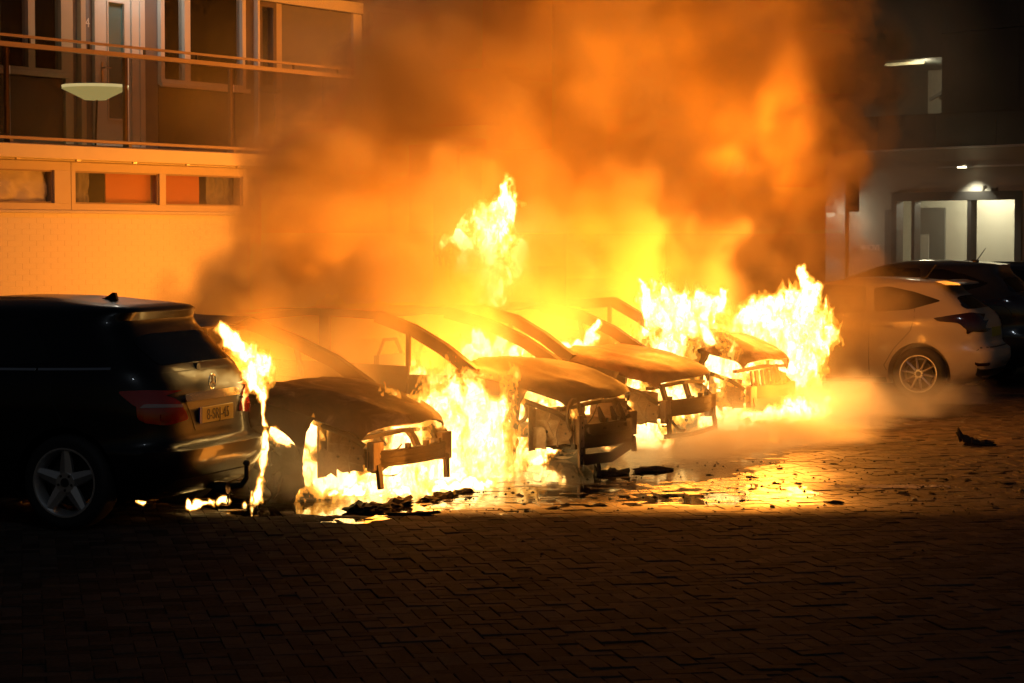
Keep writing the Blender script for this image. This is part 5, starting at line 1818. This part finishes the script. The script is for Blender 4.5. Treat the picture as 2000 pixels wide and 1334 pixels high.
FLAMES = [
    ('tall ragged flame climbing the right rear edge of the black car', [
        ((1.23, -0.42, 1.23), (1.4, -0.42, 1.14), 0.054, 0.065),
        ((1.45, -0.38, 1.14), (1.61, -0.38, 1.04), 0.051, 0.073),
        ((1.6, -0.36, 1.04), (1.65, -0.36, 0.93), 0.081, 0.074),
        ((1.63, -0.36, 0.93), (1.67, -0.36, 0.82), 0.052, 0.037),
        ((1.67, -0.36, 0.78), (1.69, -0.36, 0.63), 0.018, 0.022),
        ((1.71, -0.36, 0.55), (1.72, -0.36, 0.42), 0.026, 0.019),
        ((1.69, -0.36, 0.41), (1.67, -0.36, 0.24), 0.033, 0.022),
        ((1.66, -0.36, 0.2), (1.6, -0.36, 0.07), 0.026, 0.033),
        ((1.91, -0.3, 0.54), (2.22, -0.3, 0.34), 0.049, 0.060),
        ((2.25, -0.2, 0.3), (2.41, -0.2, 0.13), 0.046, 0.038),
        ((1.16, -0.42, 1.33), (1.27, -0.42, 1.22), 0.032, 0.050),
    ]),
    ('white-hot fire burning behind the bumper beam of the leftmost wreck', [
        ((2.33, -0.45, 0.19), (2.43, -0.45, 0.49), 0.145, 0.115),
        ((3.12, -0.45, 0.08), (3.19, -0.45, 0.43), 0.246, 0.230),
        ((3.72, -0.45, 0.06), (3.68, -0.45, 0.39), 0.253, 0.196),
        ((2.59, -0.5, 0.48), (2.14, -0.5, 0.54), 0.085, 0.108),
        ((3.04, -0.6, 0.01), (3.75, -0.6, -0.03), 0.087, 0.079),
    ]),
    ('large white blaze in the gap between the two nearest wrecks', [
        ((4.27, -0.35, 0.07), (4.31, -0.35, 0.47), 0.277, 0.268),
        ((4.77, -0.3, 0.18), (4.89, -0.3, 0.52), 0.258, 0.223),
        ((5.33, -0.2, 0.48), (5.66, -0.2, 0.62), 0.167, 0.079),
        ((4.34, -0.45, -0.03), (4.04, -0.45, -0.03), 0.126, 0.118),
        ((4.38, -0.3, 0.42), (4.27, -0.3, 0.6), 0.190, 0.127),
        ((4.81, -0.3, 0.52), (5.01, -0.3, 0.66), 0.150, 0.077),
    ]),
    ('jagged flame rising behind the windscreen pillar of the second wreck', [
        ((5.51, 0.4, 0.88), (6.1, 0.4, 0.87), 0.117, 0.108),
        ((5.72, 0.4, 0.89), (5.62, 0.4, 1.1), 0.136, 0.041),
        ((6.23, 0.4, 0.89), (6.51, 0.4, 1.0), 0.093, 0.032),
        ((5.97, 0.4, 0.92), (6.1, 0.4, 1.08), 0.101, 0.032),
    ]),
    ('small upright tongue of fire above the second bonnet', [
        ((7.08, 0.4, 0.89), (7.5, 0.4, 0.91), 0.067, 0.067),
        ((7.5, 0.4, 0.91), (7.77, 0.4, 1.13), 0.083, 0.029),
        ((7.31, 0.4, 0.89), (7.36, 0.4, 0.99), 0.058, 0.024),
    ]),
    ('broad yellow flames rising behind the bonnet of the third wreck', [
        ((9.12, 0.4, 0.84), (9.23, 0.4, 1.2), 0.270, 0.207),
        ((9.92, 0.4, 0.91), (9.84, 0.4, 1.29), 0.192, 0.117),
        ((9.03, 0.5, 1.2), (8.82, 0.5, 1.49), 0.104, 0.041),
        ((10.24, 0.4, 1.23), (10.45, 0.4, 1.37), 0.097, 0.038),
        ((9.26, 0.3, 0.76), (10.17, 0.3, 0.75), 0.177, 0.177),
        ((9.12, 0.4, 1.2), (9.12, 0.4, 1.41), 0.130, 0.041),
    ]),
    ('tallest white flame swirling over the bonnet of the farthest wreck', [
        ((10.6, 0.1, 1.0), (11.6, 0.1, 1.05), 0.174, 0.228),
        ((10.94, -0.1, 0.67), (11.31, -0.1, 0.98), 0.230, 0.219),
        ((11.18, -0.1, 1.1), (11.4, -0.1, 1.4), 0.154, 0.077),
        ((11.33, -0.1, 1.43), (11.2, -0.1, 1.61), 0.061, 0.039),
        ((10.3, 0.1, 1.11), (10.84, 0.1, 1.19), 0.081, 0.150),
        ((11.27, -0.2, 0.66), (11.33, -0.2, 0.96), 0.077, 0.055),
        ((11.06, -0.1, 0.5), (11.38, -0.1, 0.65), 0.137, 0.137),
    ]),
    ('low pool of fire on the paving beside the farthest wreck', [
        ((9.33, -0.65, 0.18), (10.53, -0.65, 0.15), 0.066, 0.066),
        ((9.96, -0.6, 0.23), (10.87, -0.6, 0.13), 0.073, 0.042),
        ((10.74, -0.6, 0.21), (10.92, -0.6, 0.28), 0.048, 0.022),
        ((8.67, -0.7, 0.24), (9.23, -0.7, 0.19), 0.035, 0.050),
    ]),
    ('white blaze filling the gap between the two farthest wrecks', [
        ((9.48, 0.0, 0.26), (9.3, 0.0, 0.74), 0.250, 0.229),
        ((10.13, 0.1, 0.33), (10.13, 0.1, 0.75), 0.257, 0.214),
        ((10.75, 0.2, 0.55), (10.09, 0.2, 0.75), 0.175, 0.186),
    ]),
    ('fire glowing around the bumper of the third wreck', [
        ((7.38, -0.35, 0.1), (7.31, -0.35, 0.34), 0.182, 0.143),
        ((7.43, -0.2, 0.52), (7.41, -0.2, 0.73), 0.096, 0.048),
        ((7.65, -0.35, 0.41), (8.27, -0.35, 0.38), 0.135, 0.125),
        ((8.53, -0.35, 0.17), (8.8, -0.35, 0.21), 0.070, 0.060),
    ]),
    ('small fires inside the open front end of the second wreck', [
        ((5.3, -0.6, 0.45), (5.14, -0.6, 0.51), 0.131, 0.113),
        ((6.26, -0.6, 0.31), (6.35, -0.6, 0.43), 0.145, 0.109),
        ((5.46, -0.3, 0.12), (5.88, -0.3, 0.18), 0.080, 0.062),
        ((6.07, -0.5, 0.47), (5.85, -0.5, 0.55), 0.063, 0.054),
        ((5.8, -0.4, 0.56), (5.46, -0.4, 0.62), 0.040, 0.045),
    ]),
    ('detached yellow fireball hanging high in the smoke', [
        ((7.71, 1.6, 1.47), (7.59, 1.6, 1.88), 0.152, 0.233),
        ((7.55, 1.6, 1.88), (7.97, 1.6, 2.23), 0.201, 0.110),
        ((7.97, 1.6, 2.18), (8.03, 1.6, 2.57), 0.102, 0.051),
        ((8.11, 1.6, 1.72), (8.45, 1.6, 1.93), 0.113, 0.046),
        ((7.28, 1.6, 1.93), (7.14, 1.6, 1.98), 0.090, 0.040),
        ((7.37, 1.6, 1.58), (7.23, 1.6, 1.68), 0.110, 0.080),
    ]),
    ('low fringe of flames on the ground under the black car', [
        ((1.14, -0.1, 0.07), (1.57, -0.1, 0.03), 0.018, 0.022),
        ((1.77, -0.1, -0.02), (1.95, -0.1, -0.02), 0.030, 0.026),
        ((0.72, -0.05, 0.14), (0.75, -0.05, 0.15), 0.018, 0.011),
        ((1.85, -0.1, 0.03), (1.87, -0.1, 0.08), 0.023, 0.011),
    ]),
    ('flames seen through the side window of the second wreck', [
        ((6.06, 1.2, 0.78), (6.16, 1.2, 0.88), 0.066, 0.047),
        ((5.59, 1.2, 0.8), (5.87, 1.2, 0.83), 0.032, 0.042),
    ]),
    ('row of little fires along the paving below the leftmost wreck', [
        ((1.73, -0.95, 0.15), (2.16, -0.95, 0.13), 0.026, 0.029),
        ((2.29, -0.95, 0.1), (2.68, -0.95, 0.07), 0.030, 0.034),
        ((3.02, -0.95, 0.06), (3.66, -0.95, 0.04), 0.035, 0.047),
        ((3.37, -0.95, 0.0), (3.81, -0.95, 0.04), 0.040, 0.032),
    ]),
    ('blaze added deep behind the leftmost wreck to light smoke and wall', [  # the deep blazes are added to hold lamps behind the smoke
        ((5.84, 2.2, 0.88), (6.01, 2.2, 1.11), 0.239, 0.167),
        ((6.49, 2.2, 0.9), (6.66, 2.2, 1.14), 0.221, 0.123),
    ]),
    ('blaze added deep behind the second wreck to light smoke and wall', [
        ((7.91, 2.4, 0.99), (8.1, 2.4, 1.3), 0.260, 0.156),
        ((8.77, 2.4, 1.02), (8.67, 2.4, 1.23), 0.241, 0.134),
    ]),
    ('blaze added deep behind the third wreck to light smoke and wall', [
        ((10.64, 2.4, 1.18), (10.75, 2.4, 1.58), 0.257, 0.143),
        ((11.44, 2.4, 1.16), (11.55, 2.4, 1.39), 0.234, 0.117),
    ]),
    ('fireball added low in the middle of the plume to light the smoke', [  # plume fireballs are additions that own lamps lighting the smoke from inside
        ((11.24, 4.6, 1.86), (11.45, 4.6, 2.16), 0.182, 0.182),
    ]),
    ('highest fireball, added near the top of the plume to light the smoke', [
        ((16.19, 4.6, 4.14), (16.48, 4.6, 4.44), 0.126, 0.098),
    ]),
    ('small fireball added low in the right half of the plume to light the smoke', [
        ((16.21, 3.2, 2.87), (16.51, 3.2, 3.15), 0.082, 0.068),
    ]),
    ('small blaze added behind the wrecks to brighten the white wall', [  # added only to own a lamp that brightens the wall
        ((8.76, 4.4, 0.92), (8.99, 4.4, 0.97), 0.089, 0.078),
    ]),
    ('fireball added high in the heart of the plume to light the smoke', [
        ((12.78, 4.2, 3.43), (13.02, 4.2, 3.69), 0.126, 0.101),
    ]),
    ('unseen fire added on the dashboard of the leftmost wreck to light the smoke', [  # dashboard fires are unseen additions whose lamps light the smoke over the cars
        ((2.4499999999999997, 0.75, 0.6), (3.15, 0.85, 0.6), 0.130, 0.110),
        ((2.9, 0.85, 0.6), (2.9499999999999997, 0.85, 0.72), 0.100, 0.060),
    ]),
    ('unseen fire added on the dashboard of the second wreck to light the smoke', [
        ((5.15, 0.65, 0.64), (5.85, 0.75, 0.64), 0.130, 0.110),
        ((5.6, 0.75, 0.64), (5.65, 0.75, 0.76), 0.100, 0.060),
    ]),
    ('unseen fire added on the dashboard of the third wreck to light the smoke', [
        ((7.3500000000000005, 1.0, 0.66), (8.05, 1.1, 0.66), 0.130, 0.110),
        ((7.8, 1.1, 0.66), (7.8500000000000005, 1.1, 0.78), 0.100, 0.060),
    ]),
    ('unseen fire added on the dashboard of the farthest wreck to light the smoke', [
        ((9.6, 1.2, 0.72), (10.299999999999999, 1.3, 0.72), 0.130, 0.110),
        ((10.049999999999999, 1.3, 0.72), (10.1, 1.3, 0.84), 0.100, 0.060),
    ]),
]

# flames that carry the fire's light: index -> (power share, offset)
FLAME_LIGHT = {2: 0.8, 3: 0.32, 4: 0.45, 5: 0.88, 6: 1.5, 7: 0.8, 8: 0.35, 9: 0.25, 10: 0.2, 11: 0.21, 13: 0.3, 14: 0.3, 15: 0.7, 16: 0.18, 17: 0.35, 18: 0.7, 19: 2.2, 20: 2.16, 21: 1.045, 22: 1.6, 23: 0.5, 24: 0.28, 25: 0.36, 26: 0.8}

for fi, (lb, tg) in enumerate(FLAMES):
    c = np.mean([t[0] for t in tg], axis=0)
    root = thing('flame', lb, 'flame', (float(c[0]), float(c[1]), float(min(t[0][2] for t in tg))), 0.0, 'flames on the burning cars')
    vox = 0.015 if max(max(t[2], t[3]) for t in tg) > 0.12 else 0.012
    F, lo = flame_field(tg, fi + 1, vox)
    lo = lo - np.array(root.location)
    for k, (nm, iso, mt) in enumerate(zip(FNAMES, FISO, FM)):
        if 15 <= fi < 23 and k > 1:
            continue  # fires added to light plume and wall keep only their orange shells
        me = iso_mesh(nm, F, lo, vox, iso, mt)
        if len(me.polygons):
            link(nm, me, root)
    if fi in FLAME_LIGHT:
        # the light stands just above the flame's crown, clear of its own sheets
        top = max(max(t[0][2], t[1][2]) for t in tg)
        cc = np.array((c[0], c[1], top + max(max(t[2], t[3]) for t in tg) * (0.8 if fi < 23 else 0.5) + (0.08 if fi < 23 else 0.0)))
        l = bpy.data.lights.new('fire_light', 'POINT')
        l.energy = FIRE_POWER * FLAME_LIGHT[fi]
        l.color = FIRE
        l.shadow_soft_size = 0.12 if fi > 22 else 0.4
        link('fire_light', l, root, tuple(float(a) for a in cc - np.array(root.location)))

# ------------------------------------------------------------------ smoke and steam
SMOKE_PUFFS = [
    ((2.9, 1.5, 1.0), 0.65, 1.50),
    ((4.2, 1.6, 1.0), 0.90, 1.60),
    ((5.4, 1.8, 1.2), 1.00, 2.00),
    ((5.5, 2.2, 1.8), 0.90, 1.40),
    ((7.6, 2.1, 1.25), 1.00, 2.00),
    ((9.9, 2.3, 1.4), 1.00, 1.80),
    ((3.1, 0.75, 1.42), 0.60, 1.50),
    ((4.4, 0.6, 1.35), 0.65, 1.50),
    ((5.5, 0.75, 1.5), 0.65, 1.50),
    ((7.7, 0.9, 1.55), 0.65, 1.40),
    ((9.9, 1.1, 1.7), 0.65, 1.20),
    ((3.4, 0.9, 1.05), 0.50, 1.00),
    ((6.0, 0.8, 1.1), 0.55, 1.00),
    ((9.37, 2.4, 1.43), 1.35, 1.00),
    ((11.91, 2.4, 1.56), 1.45, 1.00),
    ((7.46, 2.4, 1.42), 1.30, 1.00),
    ((14.65, 2.4, 1.85), 1.15, 1.00),
    ((9.28, 3.0, 2.26), 1.60, 1.00),
    ((11.99, 3.0, 2.46), 1.80, 1.00),
    ((15.24, 3.0, 2.84), 1.50, 1.00),
    ((7.61, 3.2, 1.93), 1.30, 1.00),
    ((9.28, 3.6, 3.04), 1.40, 1.00),
    ((11.81, 3.6, 3.55), 2.10, 1.00),
    ((15.65, 3.6, 3.87), 1.90, 1.00),
    ((17.6, 3.2, 4.03), 1.40, 1.00),
    ((11.43, 4.0, 4.38), 1.60, 1.00),
    ((14.98, 4.0, 4.91), 2.30, 1.00),
    ((19.76, 4.0, 5.3), 1.80, 1.00),
    ((13.71, 4.4, 6.11), 2.60, 1.00),
    ((18.7, 4.4, 6.71), 2.40, 1.00),
    ((4.98, 2.0, 1.34), 0.75, 1.30),
    ((4.26, 2.0, 1.4), 0.50, 1.40),
    ((5.2, 1.6, 1.15), 0.80, 1.20),
    ((16.85, 2.6, 2.25), 1.20, 1.10),
    ((14.06, 1.0, 1.55), 0.70, 1.20),
    ((12.61, 0.1, 0.94), 0.65, 1.00),
    ((12.03, -0.2, 0.51), 0.50, 0.90),
    ((13.25, 0.1, 1.03), 0.50, 0.50),
    ((9.37, 3.8, 3.49), 1.10, 1.10),
    ((8.33, 3.8, 2.85), 1.00, 1.10),
    ((7.28, 3.6, 2.34), 0.90, 1.00),
    ((10.68, 4.0, 4.21), 1.30, 1.10),
    ((11.89, 4.3, 5.16), 1.60, 1.10),
    ((21.46, 3.6, 4.72), 1.00, 0.70),
    ((20.47, 3.4, 2.97), 0.70, 0.60),
    ((3.62, 1.7, 1.38), 0.50, 1.60),
    ((17.26, 2.8, 3.16), 1.30, 1.20),
    ((18.34, 3.0, 3.63), 1.00, 0.90),
    ((18.75, 3.2, 4.67), 1.30, 1.20),
    ((7.88, 4.0, 2.19), 1.10, 0.80),
    ((20.34, 3.6, 4.19), 1.30, 0.90),
    ((5.03, 1.3, 1.17), 0.85, 1.60),
    ((5.9, 1.3, 1.23), 0.85, 1.60),
    ((6.91, 1.3, 1.25), 0.85, 1.50),
    ((8.11, 1.3, 1.32), 0.85, 1.50),
    ((9.32, 1.3, 1.39), 0.85, 1.50),
    ((10.76, 1.3, 1.64), 0.85, 1.20),
    ((12.81, 1.2, 1.74), 0.80, 1.00),
    ((4.02, 0.5, 1.01), 0.45, 0.80),
    ((4.76, 0.4, 0.98), 0.50, 0.80),
    ((7.08, 0.6, 1.06), 0.50, 0.80),
    ((9.09, 0.8, 1.04), 0.50, 0.80),
    ((8.43, 1.5, 1.88), 0.90, 0.50),
    ((6.92, 1.6, 1.93), 0.90, 0.60),
    ((11.08, 1.8, 2.15), 1.00, 0.80),
]

STEAM_PUFFS = [
    ((10.49, -0.9, 0.18), 0.85, 0.36, 2.20),
    ((12.34, -0.8, 0.12), 0.80, 0.40, 2.00),
    ((14.34, -0.6, 0.05), 0.55, 0.42, 1.10),
    ((8.2, -1.1, 0.09), 1.10, 0.28, 2.60),
    ((6.97, -1.3, 0.1), 0.80, 0.20, 1.80),
    ((6.48, -1.2, 0.09), 0.90, 0.24, 1.70),
    ((5.48, -1.2, 0.12), 0.70, 0.22, 0.90),
    ((8.67, -1.3, 0.07), 0.90, 0.22, 2.00),
    ((1.78, -0.5, 0.24), 0.50, 0.40, 0.30),
    ((3.71, -1.2, 0.11), 0.50, 0.25, 0.60),
    ((1.87, -0.8, 0.25), 0.35, 0.25, 0.70),
]
VEIL_PUFFS = [
    ((8.31, 4.6, 3.14), 1.30, 0.80, 0.60),
    ((10.2, 5.4, 4.0), 1.50, 1.50, 0.15),
    ((6.69, 3.6, 2.18), 1.30, 1.00, 0.50),
    ((20.51, 3.0, 2.21), 2.00, 2.00, 0.18),
    ((22.38, 4.0, 4.07), 2.20, 2.20, 0.35),
    ((26.85, 4.5, 3.41), 2.80, 2.40, 0.22),
    ((24.69, 3.0, 1.9), 2.40, 1.60, 0.14),
    ((13.04, 0.2, 0.92), 1.10, 0.90, 1.20),
    ((13.98, -0.1, 0.83), 1.00, 0.80, 0.50),
    ((9.27, -0.9, 0.46), 0.80, 0.50, 0.50),
    ((3.06, -0.2, 0.87), 1.00, 0.50, 0.50),
    ((5.13, -0.3, 0.85), 1.00, 0.50, 0.60),
    ((3.33, 0.4, 1.04), 0.90, 0.60, 0.80),
    ((4.92, 0.4, 1.06), 1.00, 0.60, 0.90),
    ((7.12, 0.4, 1.02), 1.00, 0.60, 0.80),
    ((9.48, 0.3, 1.04), 1.00, 0.60, 0.60),
    ((1.62, -0.9, 0.57), 0.70, 0.50, 0.25),
    ((2.61, -1.0, 0.57), 0.90, 0.60, 0.25),
    ((4.03, -1.0, 0.52), 0.90, 0.60, 0.30),
    ((22.85, 3.6, 4.97), 1.70, 1.50, 0.50),
    ((21.22, 3.4, 3.53), 1.30, 1.20, 0.45),
    ((5.06, -1.1, 0.54), 0.90, 0.60, 0.25),
    ((6.85, -1.0, 0.51), 0.90, 0.60, 0.25),
    ((8.59, -0.9, 0.5), 0.90, 0.60, 0.25),
]


def volume_mat(name, density, colour, aniso):
    m = bpy.data.materials.new(name)
    m.use_nodes = True
    nt = m.node_tree
    nt.nodes.clear()
    o = nt.nodes.new('ShaderNodeOutputMaterial')
    v = nt.nodes.new('ShaderNodeVolumePrincipled')
    v.inputs['Density'].default_value = density
    v.inputs['Color'].default_value = (*colour, 1)
    v.inputs['Anisotropy'].default_value = aniso
    nt.links.new(v.outputs[0], o.inputs['Volume'])
    return m


def smoke_volume(name, puffs, lo, hi, res, mat, nscale, detail, warp, erode, gain, soft=False):
    """A cloud grown from puffs (centre, radius, vertical radius, weight), torn by noise, on a real voxel grid."""
    vol = bpy.data.volumes.new(name)
    ob = link(name, vol)
    vol.materials.append(mat)
    g = bpy.data.node_groups.new(name, 'GeometryNodeTree')
    g.interface.new_socket('Geometry', in_out='OUTPUT', socket_type='NodeSocketGeometry')
    N, Lk = g.nodes, g.links
    out = N.new('NodeGroupOutput')
    vc = N.new('GeometryNodeVolumeCube')
    vc.inputs['Min'].default_value = lo
    vc.inputs['Max'].default_value = hi
    for a, l, h in zip('XYZ', lo, hi):
        vc.inputs['Resolution ' + a].default_value = int((h - l) / res)
    pos = N.new('GeometryNodeInputPosition')

    def math_(op, a, b=None, c=None, clamp=False):
        m = N.new('ShaderNodeMath')
        m.operation = op
        m.use_clamp = clamp
        for i, v in enumerate((a, b, c)):
            if v is None:
                continue
            if isinstance(v, (int, float)):
                m.inputs[i].default_value = v
            else:
                Lk.new(v, m.inputs[i])
        return m.outputs[0]

    def vmath(op, a, b):
        m = N.new('ShaderNodeVectorMath')
        m.operation = op
        for i, v in enumerate((a, b)):
            if isinstance(v, tuple):
                m.inputs[i].default_value = v
            else:
                Lk.new(v, m.inputs[i])
        return m.outputs['Value'] if op in ('LENGTH', 'DOT_PRODUCT', 'DISTANCE') else m.outputs['Vector']

    w = N.new('ShaderNodeTexNoise')
    w.inputs['Scale'].default_value = nscale * 0.8
    w.inputs['Detail'].default_value = 3
    Lk.new(pos.outputs[0], w.inputs['Vector'])
    wv = vmath('SUBTRACT', w.outputs['Color'], (0.5, 0.5, 0.5))
    wv = vmath('MULTIPLY', wv, (warp, warp, warp))
    p = vmath('ADD', pos.outputs[0], wv)
    env = None
    for c, r, rz, k in puffs:
        q = vmath('SUBTRACT', p, tuple(c))
        q = vmath('MULTIPLY', q, (1 / r, 1 / r, 1 / rz))
        d2 = vmath('DOT_PRODUCT', q, q)
        f = math_('SUBTRACT', 1.0, d2, clamp=True)
        f = math_('MULTIPLY', math_('MULTIPLY', f, f), k)
        env = f if env is None else math_('ADD', env, f)
    env = math_('MINIMUM', env, 1.8)
    n = N.new('ShaderNodeTexNoise')
    n.inputs['Scale'].default_value = nscale
    n.inputs['Detail'].default_value = detail
    n.inputs['Roughness'].default_value = 0.6
    Lk.new(p, n.inputs['Vector'])
    nn = math_('SUBTRACT', n.outputs[0], 0.5)
    if soft:  # thin drifting veil: density varies, edges stay soft
        d = math_('MULTIPLY', env, math_('MAXIMUM', math_('MULTIPLY_ADD', nn, erode, 1.0), 0.05))
    else:  # billows: noise eats into the envelope
        d = math_('ADD', env, math_('MULTIPLY', math_('MULTIPLY', nn, erode), math_('MINIMUM', math_('MULTIPLY', env, 3.0), 1.0)))
        d = math_('MAXIMUM', math_('SUBTRACT', d, 0.10), 0.0)
    d = math_('MULTIPLY', d, gain)
    Lk.new(d, vc.inputs['Density'])
    sm = N.new('GeometryNodeSetMaterial')
    sm.inputs['Material'].default_value = mat
    Lk.new(vc.outputs[0], sm.inputs[0])
    Lk.new(sm.outputs[0], out.inputs[0])
    md = ob.modifiers.new('smoke', 'NODES')
    md.node_group = g
    tag(ob, kind='stuff')
    return ob


smoke_volume('smoke', [(c, r, r, k) for c, r, k in SMOKE_PUFFS], (1.0, -0.4, 0.5), (24.5, 6.98, 8.2), 0.065,
             volume_mat('fire_smoke', 2.0, (0.89, 0.74, 0.44), 0.15), 1.35, 7, 1.5, 6.0, 1.0)
smoke_volume('thin_smoke', VEIL_PUFFS, (1.0, -3.5, 0.1), (27.0, 6.97, 8.2), 0.12,
             volume_mat('thin_smoke', 0.7, (0.93, 0.84, 0.62), 0.2), 0.7, 5, 1.0, 3.5, 1.0, True)
smoke_volume('steam', STEAM_PUFFS, (1.0, -4.0, 0.004), (17.0, 2.4, 2.2), 0.06,
             volume_mat('white_steam', 1.5, (0.93, 0.93, 0.93), 0.3), 1.9, 6, 0.7, 5.5, 1.0, True)
